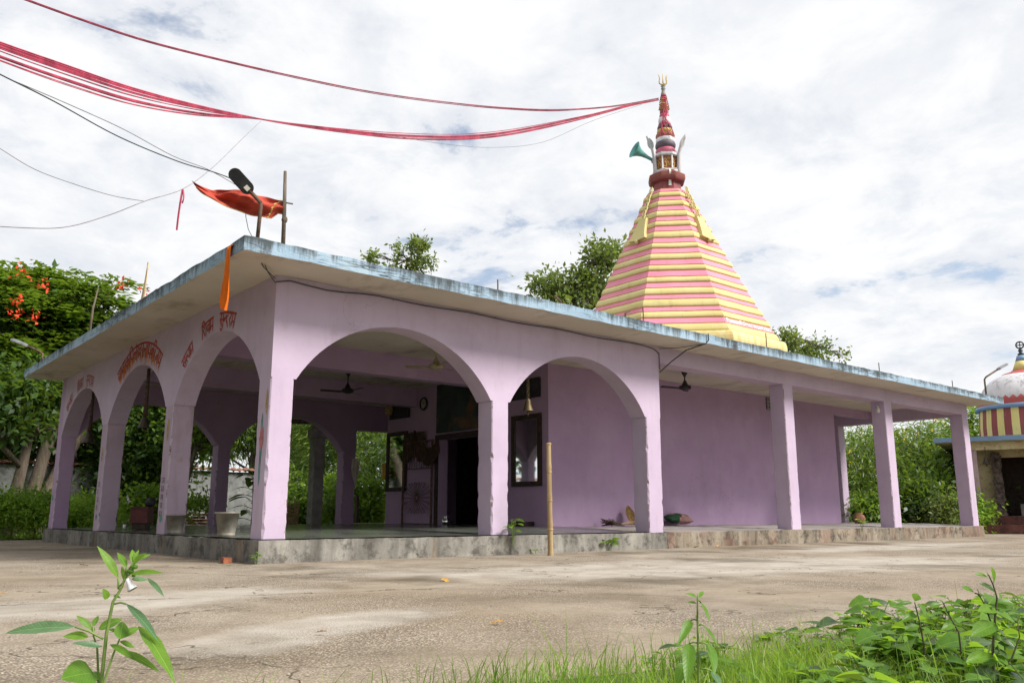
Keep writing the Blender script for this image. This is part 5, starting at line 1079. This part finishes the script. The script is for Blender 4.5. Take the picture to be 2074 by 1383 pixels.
# broad leaved plant by the corner pot (large leaves are parts)
def leafmesh(name, L, Wd, shape='lance', curl=.25, fold=.22, wave=.0, mat=None, nu=9, nv=4):
    def wf(u):
        if shape == 'lance': return math.sin(PI * u ** .85) ** .9
        if shape == 'ovate': return (math.sin(PI * min(1, u) ** .62)) ** .75
        if shape == 'heart': return min(1, (u * 6)) ** .5 * (1 - u) ** .62 * 1.12
        if shape == 'obov': return math.sin(PI * u ** 1.35) ** .8
    def f(u, v):
        w = Wd * .5 * max(0.004, wf(min(.999, max(.001, u)))); y = w * (2 * v - 1); a = abs(2 * v - 1)
        return (L * (u - .12 * curl * u * u), y, -curl * L * u * u + fold * w * a * (1 - .3 * u) + wave * L * math.sin(u * 17 + (v > .5) * 1.3) * a)
    mb = MB(); mb.grid(f, nu, nv); return mb.mesh(name, mat, True)
def orient(d, roll=0.0, up=Vector((0, 0, 1))):
    x = Vector(d).normalized(); y = up.cross(x)
    y = Vector((0, 1, 0)) if y.length < 1e-4 else y.normalized(); z = x.cross(y); m = Matrix((x, y, z)).transposed()
    return (m @ Matrix.Rotation(roll, 3, 'X')).to_4x4()
LM = {}
for nm, kw in dict(lance=dict(L=1, Wd=.26, shape='lance', curl=.22, mat=M['lf_plant']), lance_dull=dict(L=1, Wd=.24, shape='lance', curl=.18, mat=M['lf_plant_dull'], wave=.006), droop=dict(L=1, Wd=.28, shape='lance', curl=.30, mat=M['lf_plant'], wave=.015), ovate=dict(L=1, Wd=.52, shape='ovate', curl=.22, mat=M['lf_plant']), round=dict(L=1, Wd=.88, shape='ovate', curl=.16, mat=M['lf_plant'], wave=.01),
    w_ovate=dict(L=1, Wd=.56, shape='ovate', curl=.25, mat=M['lf_weed'], fold=.3), w_heart=dict(L=1, Wd=.95, shape='heart', curl=.2, mat=M['lf_weed'], fold=.2), w_obov=dict(L=1, Wd=.56, shape='obov', curl=.2, mat=M['lf_weed'], fold=.25), w_dark=dict(L=1, Wd=.46, shape='obov', curl=.3, mat=M['lf_weed_dark'], fold=.3), w_lance=dict(L=1, Wd=.30, shape='lance', curl=.3, mat=M['lf_weed'], fold=.3), w_darkheart=dict(L=1, Wd=.85, shape='heart', curl=.25, mat=M['lf_weed_dark'], fold=.25)).items(): LM[nm] = leafmesh('leaf', **kw)
def put_leaf(t, kind, base, d, L, roll=0.0, wscale=1.0, name='leaf', up=Vector((0, 0, 1))):
    o = link(name, LM[kind], t); o.matrix_local = Matrix.Translation(base) @ orient(d, roll, up) @ Matrix.Diagonal((L, L * wscale, L, 1)); return o
B = at(508, 1062, 22.2); B.z = 0; rnd = random.Random(31)
t = thing('broadleaf_plant', 'large leaved young plant behind the grey pot near the corner pillar', 'plant', B); mb = MB(); mb.tube([(0, 0, 0), (.03, 0, .8), (-.02, 0, 1.7)], [.03, .02, .008], 6)
for k in range(22):
    z = .45 + 1.25 * k / 21; a = k * 2.4 + rnd.random(); d = Vector((math.cos(a), math.sin(a), .25 + .3 * rnd.random())); b = Vector((.01, 0, z)); e = b + d * .2; mb.tube([b, e], .008, 4); put_leaf(t, 'ovate', e, Vector((d.x, d.y, -.05)), rnd.uniform(.35, .55))
obj('stem', mb, M['stem_dark'], t)
# garden on the east, between the verandah columns
for i, (px, py, D, r, n, mt, md, lab, fy) in enumerate((
    (1745, 1000, 36, 1.7, 9000, 'lf_fine', 'needle', 'dense fine leaved yellow flowering tree seen left of the fourth verandah pillar', True),
    (1860, 1000, 37, 2.0, 13000, 'lf_fine', 'needle', 'dense fine leaved yellow flowering tree seen right of the fourth verandah pillar', True),
    (1925, 1000, 36, 1.5, 7000, 'lf_mid', 'leaf', 'broad leaved tree with yellow flowers seen left of the last verandah pillar', True))):
    B = at(px, py, D); B.z = 0; tz = {0: 870, 1: 855, 2: 900}[i]
    bb = rb(B, [(px, tz + 45, D, r, r, 1.1), (px + 20, tz + 95, D - .6, r, r, 1.0), (px - 25, tz + 90, D - .5, r * .8, r * .8, 1.0), (px, tz + 135, D - .3, r, r, .9), (px + 25, 1030, D, r * .9, r * .9, .6)])
    rng_ = random.Random(i); fl = [tuple(at(px + rng_.uniform(-55, 60), tz + rng_.uniform(-5, 90), D - r * .9 + rng_.uniform(0, .6)) - B) for _ in range(16)]
    tree('garden_tree', lab, B, bb, n, .26 if md == 'needle' else .24, .045 if md == 'needle' else .13, M[mt], ([(0, 0, -.1), (0, 0, 1.5), (.1, 0, 2.8)], (.12, .06)), 60 + i, md, .36, .25, None, 'tree', 'bark', True, ('petal_yellow', fl, .03))
for i, (px, D, h, r, mt, L, lab) in enumerate(((1745, 30.5, 1.0, .9, 'lf_mid', .17, 'low leafy bush behind the brown clay pot'), (1765, 31, .7, .8, 'lf_light', .15, 'low light green bush left of the fourth verandah pillar'), (1850, 31, 1.5, 1.0, 'lf_dark', .22, 'dark big leaved bush right of the fourth verandah pillar'), (1915, 29.5, 1.0, .55, 'lf_olive', .12, 'small variegated bush beside the last verandah pillar'), (1880, 33, 2.3, 1.2, 'lf_mid', .24, 'large leaved bush in the shade of the yellow flowering trees'), (1958, 31, .9, .7, 'lf_light', .14, 'bright low bush between the verandah end and the shrine'), (1800, 33, 1.6, 1.1, 'lf_dark', .2, 'shadowed bush behind the fourth verandah pillar'), (1990, 37.5, 3.1, 1.3, 'lf_mid', .2, 'tall leafy bush seen beside the cream wall of the shrine'))):
    B = at(px, 1060, D); B.z = 0
    tree('garden_bush', lab, B, [(0, 0, h * .55, r, r, h * .5), (.3 * r, -.2, h * .85, r * .6, r * .6, h * .35)], 3200, L, L * .5, M[mt], ([(0, 0, -.05), (0, 0, h * .7)], (.05, .02)), 70 + i, 'leaf', .22, .3, None, 'bush', 'stem_dark')
# far trees over the roof
for i, (px, py, D, bl_, n, L, mt, md, lab, cs) in enumerate((
    (820, 560, 46, [(850, 500, 46, .42, .42, .55), (862, 530, 46, .45, .45, .5), (840, 535, 46, .4, .4, .4), (804, 512, 46, .36, .36, .4), (796, 538, 46, .5, .5, .35), (757, 520, 46, .22, .22, .25), (820, 560, 46, 1.0, .8, .3)], 1900, .24, 'lf_olive', 'leaf', 'distant wispy tree tops above the middle of the roof', .17),
    (1190, 640, 42, [(1215, 530, 42, 1.0, 1.0, .9), (1180, 570, 42, 1.0, 1.0, .8), (1130, 580, 42, .9, .9, .6), (1090, 580, 42, .6, .6, .4), (1150, 610, 42, 1.6, 1.4, .8), (1210, 600, 43, 1.4, 1.2, 1.0), (1200, 510, 42, .5, .5, .4), (1245, 530, 43, .8, .8, .8)], 5200, .28, 'lf_olive', 'leaf', 'leafy tree rising behind the left side of the spire', .26),
    (1640, 740, 43, [(1598, 695, 43, .5, .5, .55), (1635, 712, 43, .7, .7, .3), (1660, 705, 43, .5, .5, .3), (1707, 722, 43, .25, .25, .2), (1583, 672, 43, .22, .22, .3), (1640, 735, 43, 1.4, 1.0, .35)], 2100, .22, 'lf_olive', 'leaf', 'leafy tree top above the roof right of the spire', .22),
    (1985, 1000, 47, [(1960, 850, 47, 1.4, 1.4, .8), (1990, 820, 47, .8, .8, .7), (1985, 880, 47, 1.5, 1.5, 1.0), (1900, 840, 47, .9, .9, .6), (1930, 880, 47, 1.6, 1.5, 1.0), (2000, 930, 47, 1.6, 1.6, 1.2)], 3000, .30, 'lf_light', 'frond', 'sparse tall tree showing through the gap between the verandah and the shrine dome', .36))):
    B = at(px, py, D); B.z = 0; hh = bl_[0]
    bb = rb(B, bl_); top = max(b[2] for b in bb)
    tree('far_tree', lab, B, bb, n, L, L * .5, M[mt], ([(0, 0, -.1), (.1, 0, top * .4), (0, .1, top * .75), (.1, 0, top * .95)], (.25, .06)), 90 + i, md, cs, .15, None, 'tree')
# unseen trees inferred from mirror reflections, enlarged and moved closer to darken the west face
for i, (x, y, lab) in enumerate(((-10.5, 1.0, 'large unseen tree placed to shade the temple on the open west side of the courtyard near its entrance'), (-11.5, 9.0, 'large unseen tree placed to shade the temple in the middle of the west side of the courtyard'))):
    tree('unseen_shade_tree', lab, (x, y, 0), [(0, 0, 6.5, 3.2, 3.6, 2.2), (1, -2.5, 5.4, 2.4, 2.4, 1.6), (-2, 2, 5.5, 2.6, 2.6, 1.8), (.5, 3, 5.5, 2.4, 2.6, 1.8), (-1, -3.0, 6.4, 2.6, 2.6, 1.6), (0, 0, 3.4, 2.6, 3.6, 1.4), (0, 0, 8.2, 2.2, 2.6, 1.4)], 13000, .36, .18, M['lf_dark'], ([(0, 0, -.1), (.1, 0, 2), (0, .2, 4.5)], (.35, .2)), 99 + i, 'leaf', .5, .3, 'unseen trees shading the temple from the west')

# ------------------------------------------------------------------ foreground plants
def fgplant(name, label, D, ground_px, stems, leaves, group=None, cat='plant', extras=None, thick=.005, stem_mat='stem'):
    """stems and leaves as sketched: (x, y, depth offset in metres)"""
    P = lambda x, y, d=0.0: at(x, y, D + d)
    base = P(*ground_px); base.z = 0.0
    t = thing(name, label, cat, base, 0, group); mb = MB()
    for pts, r0, r1 in stems:
        Q = [P(*p) - base for p in pts]; n = len(Q); mb.tube(Q, [r0 + (r1 - r0) * i / (n - 1) for i in range(n)], 7)
    for lf in leaves:
        kind, b, e, wpx, roll = lf[:5]; bb, ee = P(*b) - base, P(*e) - base; L = (ee - bb).length
        if len(lf) > 5: s = P(*lf[5]) - base; mb.tube([s, (s + bb) / 2 + Vector((0, 0, .004)), bb], thick * .5, 5)
        basew = {'lance': .26, 'lance_dull': .24, 'droop': .28, 'ovate': .52, 'round': .88, 'w_ovate': .56, 'w_heart': .95, 'w_obov': .56, 'w_dark': .46, 'w_lance': .30, 'w_darkheart': .85}[kind]
        put_leaf(t, kind, bb, (ee - bb) + Vector((0, 0, .10 * L)), L * 1.04, roll * .35, max(.5, (wpx * D / FPX) / (basew * L)), up=(UPV * .5 - FW * .75 + RTV * .25).normalized())
    obj('stem', mb, M[stem_mat], t, True)
    if extras: extras(t, P, base)
    return t
def Z7(x, y, d=0.0): return (x * .2893, 1080 + y * .2893, d)
def flower(t, P, base):
    b = P(*Z7(890, 318)) - base; ax = (P(*Z7(925, 385)) - P(*Z7(890, 318))); m = orient(ax).to_3x3(); L = ax.length * 1.1; mb = MB()
    mb.lathe([(.15 * L, 0), (.22 * L, .3 * L), (.26 * L, .6 * L), (.42 * L, .95 * L), (.40 * L, 1.0 * L), (.22 * L, .6 * L)], 12, cap=False); q = Vector((0, 0, 1)).rotation_difference(ax).to_matrix(); mb.xf(lambda p: q @ p + b); obj('flower', mb, M['petal_white'], t, True)
    for (x, y, s) in ((940, 232, .011), (915, 264, .010), (935, 295, .006)):
        mb = MB(); c = P(*Z7(x, y)) - base; mb.lathe([(.001, -s), (s * .6, -s * .6), (s * .72, 0), (s * .5, s * .7), (.001, s)], 8); mb.xf(lambda p: Vector((p.z, p.y, p.x * 1)) + c); obj('bud', mb, M['lf_plant'], t, True)
D1 = 2.6
lv = [('lance_dull', Z7(525, 652, -.02), Z7(22, 694, -.06), 26, .5, Z7(722, 738)), ('lance', Z7(622, 722), Z7(445, 712, -.03), 20, .9), ('lance_dull', Z7(718, 792), Z7(516, 764, -.05), 13, .7), ('lance', Z7(690, 672, .02), Z7(852, 590, .05), 22, -.6),
    ('lance', Z7(642, 668), Z7(540, 574, -.02), 13, .5), ('lance', Z7(652, 650), Z7(686, 568, .02), 10, -.4), ('ovate', Z7(838, 738, -.02), Z7(872, 600, .03), 26, .9), ('lance', Z7(850, 728), Z7(978, 644, .04), 17, -.4), ('lance_dull', Z7(882, 492, .02), Z7(1096, 722, -.06), 17, -.9, Z7(800, 492)),
    ('droop', Z7(968, 655, .0), Z7(1222, 946, -.12), 27, -1.0), ('lance', Z7(770, 775), Z7(930, 868, -.04), 14, -.7), ('lance', Z7(850, 822), Z7(1090, 944, -.06), 15, -.6), ('lance', Z7(838, 755), Z7(948, 797, .03), 12, -.5), ('ovate', Z7(752, 456), Z7(728, 392, -.02), 14, .9), ('lance', Z7(792, 438), Z7(857, 447, .03), 8, -.4),
    ('lance', Z7(828, 312), Z7(698, 86, -.03), 17, .8, Z7(830, 390)), ('lance', Z7(886, 240), Z7(824, 120, .02), 13, .7, Z7(880, 285)), ('lance', Z7(912, 286), Z7(1112, 266, -.04), 13, -.5, Z7(880, 310)), ('lance_dull', Z7(920, 320), Z7(1032, 322, .02), 12, -.5), ('lance_dull', Z7(1030, 312), Z7(1142, 430, -.03), 10, -.7),
    ('lance', Z7(935, 214), Z7(930, 104, .02), 13, .6), ('ovate', Z7(938, 212), Z7(1000, 142, -.03), 16, -.9), ('lance', Z7(960, 190), Z7(1058, 138, .03), 8, -.4), ('lance', Z7(932, 200), Z7(972, 112, .01), 7, .2), ('lance', Z7(868, 330), Z7(855, 215, .03), 8, .5),
    ('round', Z7(652, 975, .02), Z7(447, 1010, -.06), 64, .9, Z7(696, 1050)), ('ovate', Z7(695, 1022), Z7(640, 955, .03), 18, .6), ('ovate', Z7(830, 1150), Z7(880, 1045, .04), 20, -.5), ('lance', Z7(655, 690), Z7(640, 640, .03), 8, .5), ('lance', Z7(800, 690), Z7(765, 655, .03), 9, .5)]
st = [([Z7(690, 1500), Z7(708, 1047), Z7(745, 700), Z7(790, 480), Z7(850, 380), Z7(890, 270), Z7(935, 200)], .0062, .0025), ([Z7(686, 1500, .03), Z7(690, 1047, .03), Z7(680, 800, .01), Z7(655, 715), Z7(652, 650)], .0042, .002), ([Z7(700, 1500, -.02), Z7(728, 1040, -.02), Z7(790, 850, -.01), Z7(832, 750), Z7(838, 735)], .0042, .002), ([Z7(832, 375), Z7(868, 330), Z7(905, 290)], .002, .0015)]
fgplant('sesame_plant', 'tall single herb with a white bell flower standing near the camera on the left', D1, (200, 1490), st, lv, None, 'plant', flower, .006)
def Z1(x, y, d=0.0): return (1380 + x * .1757, 1140 + y * .1757, d)
lv = [('lance', Z1(195, 395), Z1(272, 315, .03), 8, -.4), ('lance', Z1(180, 392), Z1(76, 345, -.03), 8, .5), ('lance', Z1(172, 465), Z1(64, 436, .02), 8, .4), ('lance', Z1(225, 455, .01), Z1(342, 636, -.05), 10, -.8, Z1(195, 430)), ('ovate', Z1(108, 660), Z1(-10, 915, -.08), 14, .8, Z1(180, 656)), ('lance', Z1(255, 715), Z1(440, 930, -.06), 9, -.8, Z1(195, 716)),
    ('ovate', Z1(90, 928), Z1(80, 1360, -.12), 23, .9, Z1(188, 920)), ('ovate', Z1(305, 935), Z1(430, 1240, -.10), 24, -.9, Z1(195, 918)), ('lance_dull', Z1(350, 1240), Z1(460, 1400, -.05), 18, -.7, Z1(200, 1215)), ('ovate', Z1(30, 1150, .05), Z1(-40, 1400, .0), 22, .9, Z1(190, 1205)), ('lance', Z1(190, 650), Z1(165, 585, .02), 5, .3), ('lance', Z1(195, 700), Z1(200, 650, .02), 4, .3), ('ovate', Z1(225, 850), Z1(275, 840, .02), 6, -.5), ('ovate', Z1(160, 850), Z1(140, 875, .02), 5, .5)]
fgplant('upright_weed', 'tall slender weed standing alone before the grass at the lower right', 2.9, (1415, 1480), [([Z1(205, 1900), Z1(200, 1383), Z1(192, 900), Z1(185, 600), Z1(186, 420), Z1(190, 360)], .005, .002)], lv, None, 'weed', None, .005)
def Z2(x, y, d=0.0): return (1740 + x * .1757, 1140 + y * .1757, d)
lv = [('w_obov', Z2(1548, 245), Z2(1566, 55, -.02), 18, .9), ('w_obov', Z2(1482, 160), Z2(1362, 122, -.02), 10, .5), ('w_lance', Z2(1482, 150), Z2(1480, 68, .02), 4, .3), ('w_dark', Z2(1592, 372), Z2(1444, 210, -.03), 15, .8), ('w_dark', Z2(1585, 365, .02), Z2(1500, 225, .03), 14, .5), ('w_obov', Z2(1335, 345), Z2(1215, 278, -.03), 13, .6, Z2(1400, 390)), ('w_obov', Z2(1390, 385), Z2(1430, 345, .03), 8, -.4), ('w_dark', Z2(1450, 470), Z2(1480, 380, .03), 14, .3), ('w_obov', Z2(1620, 400), Z2(1640, 340, .02), 8, .3)]
rnd = random.Random(17)
for k in range(26):
    y = 450 + 36 * k; x = 1560 + rnd.uniform(-60, 60); a = rnd.choice((-1, 1)); L = rnd.uniform(150, 260); dn = rnd.uniform(-.3, .9)
    lv.append((rnd.choice(('w_dark', 'w_dark', 'w_obov')), Z2(x, y, rnd.uniform(-.05, .05)), Z2(x + a * L * .9, y + L * dn * .7, rnd.uniform(-.16, .10)), rnd.uniform(15, 24), a * -.7))
fgplant('leafy_sapling', 'tallest leafy sapling with dark glossy leaves at the lower right corner', 3.0, (2020, 1490), [([Z2(1575, 2000), Z2(1555, 1383), Z2(1540, 1000), Z2(1570, 600), Z2(1590, 400), Z2(1545, 250), Z2(1490, 130)], .006, .0018), ([Z2(1560, 800), Z2(1450, 480), Z2(1390, 380), Z2(1365, 300)], .003, .001), ([Z2(1570, 1300), Z2(1760, 1100), Z2(1850, 850), Z2(1820, 600)], .004, .0015)], lv, None, 'sapling', None, .005, 'stem_dark')
lv = [('w_obov', Z2(640, 440), Z2(680, 352, .0), 17, -.6), ('w_lance', Z2(612, 455), Z2(455, 468, -.03), 9, .5), ('w_ovate', Z2(690, 460), Z2(775, 575, -.05), 17, -.9), ('w_ovate', Z2(650, 590), Z2(525, 650, -.05), 15, .7), ('w_lance', Z2(670, 580), Z2(730, 560, .03), 8, -.4), ('w_obov', Z2(700, 720), Z2(560, 760, -.04), 16, .7), ('w_ovate', Z2(720, 740), Z2(850, 800, -.04), 16, -.7)]
fgplant('branching_weed', 'small weed with four rounded leaves rising against the concrete at the lower right', 3.4, (1875, 1440), [([Z2(800, 1500), Z2(740, 900), Z2(690, 650), Z2(640, 450)], .0045, .002)], lv, None, 'weed', None, .004, 'stem_dark')
lv = [('w_obov', Z2(945, 470), Z2(835, 505, -.02), 12, .6), ('w_lance', Z2(960, 450), Z2(905, 400, .02), 7, .4), ('w_lance', Z2(975, 450), Z2(1190, 470, -.04), 9, -.5), ('w_lance', Z2(965, 545), Z2(835, 530, .02), 5, .4), ('w_obov', Z2(1040, 530), Z2(1170, 560, -.03), 11, -.6), ('w_obov', Z2(1060, 640), Z2(1180, 580, -.03), 9, -.4), ('w_ovate', Z2(1080, 700), Z2(980, 760, -.04), 16, .6)]
fgplant('branching_weed', 'small sprawling weed beside the tallest leafy sapling', 3.3, (1985, 1440), [([Z2(1230, 1500), Z2(1150, 800), Z2(1040, 600), Z2(960, 440)], .004, .002)], lv, None, 'weed', None, .004, 'stem_dark')
# low weeds: every plant its own thing with its own leaves
rnd = random.Random(77); protos = []
def lowweed(kind, nl, h, r, seed):
    q = random.Random(seed); t = thing('low_weed', 'weed', 'weed'); mb = MB()
    for s in range(2 + nl // 4):
        a = q.uniform(0, 6.28); tip = Vector((math.cos(a) * r * q.uniform(.2, .8), math.sin(a) * r * q.uniform(.2, .8), h * q.uniform(.6, 1))); mid = tip * .5 + Vector((0, 0, h * .12)); mb.tube([(0, 0, -.02), mid, tip], [.003, .0025, .0015], 5)
        for k in range(max(2, nl // (2 + nl // 4) + 1)):
            u = q.uniform(.45, 1); p = (mid * 2 * u if u < .5 else mid + (tip - mid) * (u - .5) * 2); b = a + k * 2.4 + q.uniform(-.5, .5); d = Vector((math.cos(b), math.sin(b), q.uniform(-.1, .45))); e = p + d * .018; mb.tube([p, e], .0012, 4)
            put_leaf(t, kind if q.random() < .75 else {'w_ovate': 'w_dark', 'w_heart': 'w_darkheart', 'w_lance': 'w_ovate', 'w_obov': 'w_dark'}[kind], e, d, q.uniform(.055, .10) * (1.15 if kind == 'w_heart' else 1), q.uniform(-.4, .4))
    obj('stem', mb, M['stem'], t); return t
for i, (kd, nl, h, r) in enumerate((('w_heart', 6, .13, .12), ('w_ovate', 9, .17, .12), ('w_obov', 8, .20, .10), ('w_heart', 8, .20, .14), ('w_lance', 10, .16, .10), ('w_ovate', 7, .10, .13))): protos.append(lowweed(kd, nl, h, r, 100 + i))
KIND = ['low heart leaved weed in the grass patch at the lower right', 'bushy oval leaved weed in the grass patch at the lower right', 'small upright weed with spoon shaped leaves in the grass patch at the lower right', 'taller heart leaved weed in the grass patch at the lower right', 'narrow leaved weed in the grass patch at the lower right', 'spreading oval leaved weed in the grass patch at the lower right']
GRP = ['low heart leaved weeds', 'bushy oval leaved weeds', 'spoon leaved weeds', 'taller heart leaved weeds', 'narrow leaved weeds', 'spreading oval leaved weeds']
def copy_tree(o, parent=None):
    c = o.copy(); COL.objects.link(c); c.parent = parent
    for ch in list(o.children): copy_tree(ch, c)
    return c
used = [False] * 6; placed = 0; tries = 0
while placed < 215 and tries < 16000:
    tries += 1; x = rnd.uniform(-2.6, 1.6); off = -(rnd.random() ** 1.25) * 1.9; y = near_y(x) + off + .05
    v = Vector((x, y, 0)) - CAM; D = v.dot(FW); lat = v.dot(RTV)
    if D < 2.35 or D > 6: continue
    px = 1037 + FPX * lat / D
    if px > 2150 or px < 1300: continue
    if rnd.random() > ((px - 1200) / 700) ** 1.0: continue
    k = rnd.choice((0, 0, 1, 1, 2, 3, 3, 4, 5)) if px > 1600 else rnd.choice((0, 4, 5, 2, 0))
    o = copy_tree(protos[k]) if used[k] else protos[k]; used[k] = True
    o.location = (x, y, 0); o.rotation_euler = (0, 0, rnd.uniform(0, 6.28)); s = rnd.uniform(.6, 1.2) * (1 if px > 1650 else .75); o.scale = (s, s, s); o['label'] = KIND[k]; o['group'] = GRP[k]; placed += 1
for k in range(6):
    if not used[k]: protos[k].location = (.8 + .2 * k, -9.9, 0); protos[k]['label'] = KIND[k]
for (px, py, D, s, k, lab) in ((1040, 1100, None, 2.2, 2, 'green weed growing from a crack at the foot of the second front pillar'), (1237, 1104, None, 1.5, 0, 'small green weed growing against the plinth right of the bamboo pole'), (1747, 1090, None, 1.6, 1, 'small weed on the verandah edge left of the fourth pillar'), (505, 1140, None, .9, 4, 'tiny weed at the corner of the plinth'), (1085, 1118, None, .7, 5, 'tiny weed at the foot of the plinth left of the bamboo pole')):
    d = at(px, py, 10) - CAM; q = CAM + d * ((-.13 - CAM.y) / d.y)
    o = copy_tree(protos[k]); o.location = (q.x, -.13, .0) if px > 520 else (-.12, -.12, 0); o.scale = (s, s, s * 1.2); o.rotation_euler = (0, 0, px); o['label'] = lab
    if 'group' in o: del o['group']
    if px == 1040: o.location.z = .12
    if px == 1747: o.location.z = .26
# ------------------------------------------------------------------ grass, pebbles, fallen leaves
def blades(name, pts, hs, ws, mat, seed, lean=.95):
    rng = np.random.default_rng(seed); n = len(pts); a = rng.random(n) * 6.283; b = rng.random(n) * 6.283
    side = np.stack([np.cos(a), np.sin(a), np.zeros(n)], 1); ln = np.stack([np.cos(b), np.sin(b), np.zeros(n)], 1) * (lean * rng.random(n) ** 1.3 * hs)[:, None]
    up = np.array([0, 0, 1.0]); h = hs[:, None]; w = ws[:, None]
    m1 = pts + up * h * .40 + ln * .22; m2 = pts + up * h * .75 + ln * .62; tip = pts + up * h * (.98) + ln * 1.15
    V = np.concatenate([np.stack([pts - side * w * .5, pts + side * w * .5, m1 + side * w * .45, m1 - side * w * .45], 1), np.stack([m1 - side * w * .45, m1 + side * w * .45, m2 + side * w * .3, m2 - side * w * .3], 1), np.stack([m2 - side * w * .3, m2 + side * w * .3, tip + side * w * .04, tip - side * w * .04], 1)])
    me = quads_mesh(name, V, mat); return link(name, me)
rng = np.random.default_rng(5); P = []
while len(P) < 23000:
    x = rng.uniform(-4.2, 2.2); e = near_y(x); y = e + .12 - rng.random() ** 1.0 * 2.3
    dens = min(1, max(.10, (x + 3.35) / 1.1)); inside = (e - y)
    if rng.random() > dens * (1 if x < -1.2 else .62): continue
    if inside < .25 and rng.random() > .25 + 1.6 * max(0, inside): continue
    cl = noise.noise(Vector((x * 3.2, y * 3.2, 1))); 
    if cl < -.12 and rng.random() > .35: continue
    d = (Vector((x, y, 0)) - CAM).dot(FW)
    if d < 1.9: continue
    P.append((x, y, 0))
P = np.array(P); n = len(P); hs = rng.uniform(.05, .15, n) * (.75 + .5 * rng.random(n)); tall = rng.random(n) < .05; hs[tall] *= 1.8
tag(blades('grass', P, hs, rng.uniform(.0025, .0055, n), M['grass'], 6), kind='stuff')
k = rng.choice(n, 1100); tag(blades('dry_grass', P[k] + rng.normal(size=(1100, 3)) * np.array([.05, .05, 0]), rng.uniform(.06, .16, 1100), rng.uniform(.002, .004, 1100), M['drygrass'], 7, 1.6), kind='stuff')
P = np.stack([rng.uniform(-8, 1.2, 5000), 15.05 + rng.uniform(0, 4.4, 5000), np.zeros(5000)], 1)
tag(blades('lawn_grass', P, rng.uniform(.05, .16, 5000), rng.uniform(.01, .02, 5000), M['grass'], 8), kind='stuff')
# pebbles and grit
V = []; F = []; rnd = random.Random(40); c = 0; mb = MB()
def inview():
    while True:
        px, py = rnd.uniform(-60, 2140), 1100 + 283 * rnd.random() ** 1.3; d = at(px, py, 10) - CAM
        if d.z >= 0: continue
        q = CAM + d * (-CAM.z / d.z)
        if q.y < near_y(q.x) - .1 or (q.x > -.12 and q.y > -.12) or q.y > 12: continue
        return q
for i in range(420):
    q = inview(); s = rnd.uniform(.003, .008) * (1 + (q - CAM).length / 14); a = rnd.random() * 6.28; b = len(mb.v); zb = .004 + .008 * noise.noise(Vector((q.x * .35, q.y * .35, 0)))
    for (dx_, dy_, dz_) in ((-1, -.3, 0), (.1, -.9, .1), (1, .1, 0), (.0, .8, 0), (-.1, -.1, .45), (.35, .15, .4)):
        mb.v.append((q.x + s * (dx_ * math.cos(a) - dy_ * math.sin(a)), q.y + s * (dx_ * math.sin(a) + dy_ * math.cos(a)), zb + s * dz_))
    for f in ((0, 1, 4), (1, 5, 4), (1, 2, 5), (2, 3, 5), (3, 4, 5), (3, 0, 4)): mb.f.append(tuple(b + w for w in f)); mb.mi.append(0 if rnd.random() < .8 else 1)
tag(obj('pebbles', mb, [M['pebble'], M['ink']]), kind='stuff')
fl_m = leafmesh('fallen_leaf', 1, .45, 'ovate', .1, .35, .03, M['dryleaf'])
for i, (px, py, L, lab) in enumerate(((8, 1207, .10, 'yellow fallen leaf on the concrete at the far left'), (895, 1176, .13, 'pale fallen leaf on the concrete left of the bamboo pole'), (1020, 1266, .09, 'orange fallen leaf in the middle of the concrete'), (662, 1286, .07, 'pale brown fallen leaf on the concrete left of centre'), (160, 1147, .12, 'brown fallen leaf beside the flowering herb'), (1345, 1103, .20, 'dry brown leaf at the corner where the two plinths meet'), (1262, 1103, .16, 'yellow leaf lying below the plinth right of the bamboo pole'))):
    d = at(px, py, 10) - CAM; q = CAM + d * (-CAM.z / d.z); o = link('fallen_leaf', fl_m, None, (q.x, min(q.y, -.2) if px > 530 else q.y, .022)); o.scale = (L, L, L); o.rotation_euler = (rnd.uniform(-.2, .2), rnd.uniform(-.2, .2), rnd.uniform(0, 6)); tag(o, lab, 'leaf')
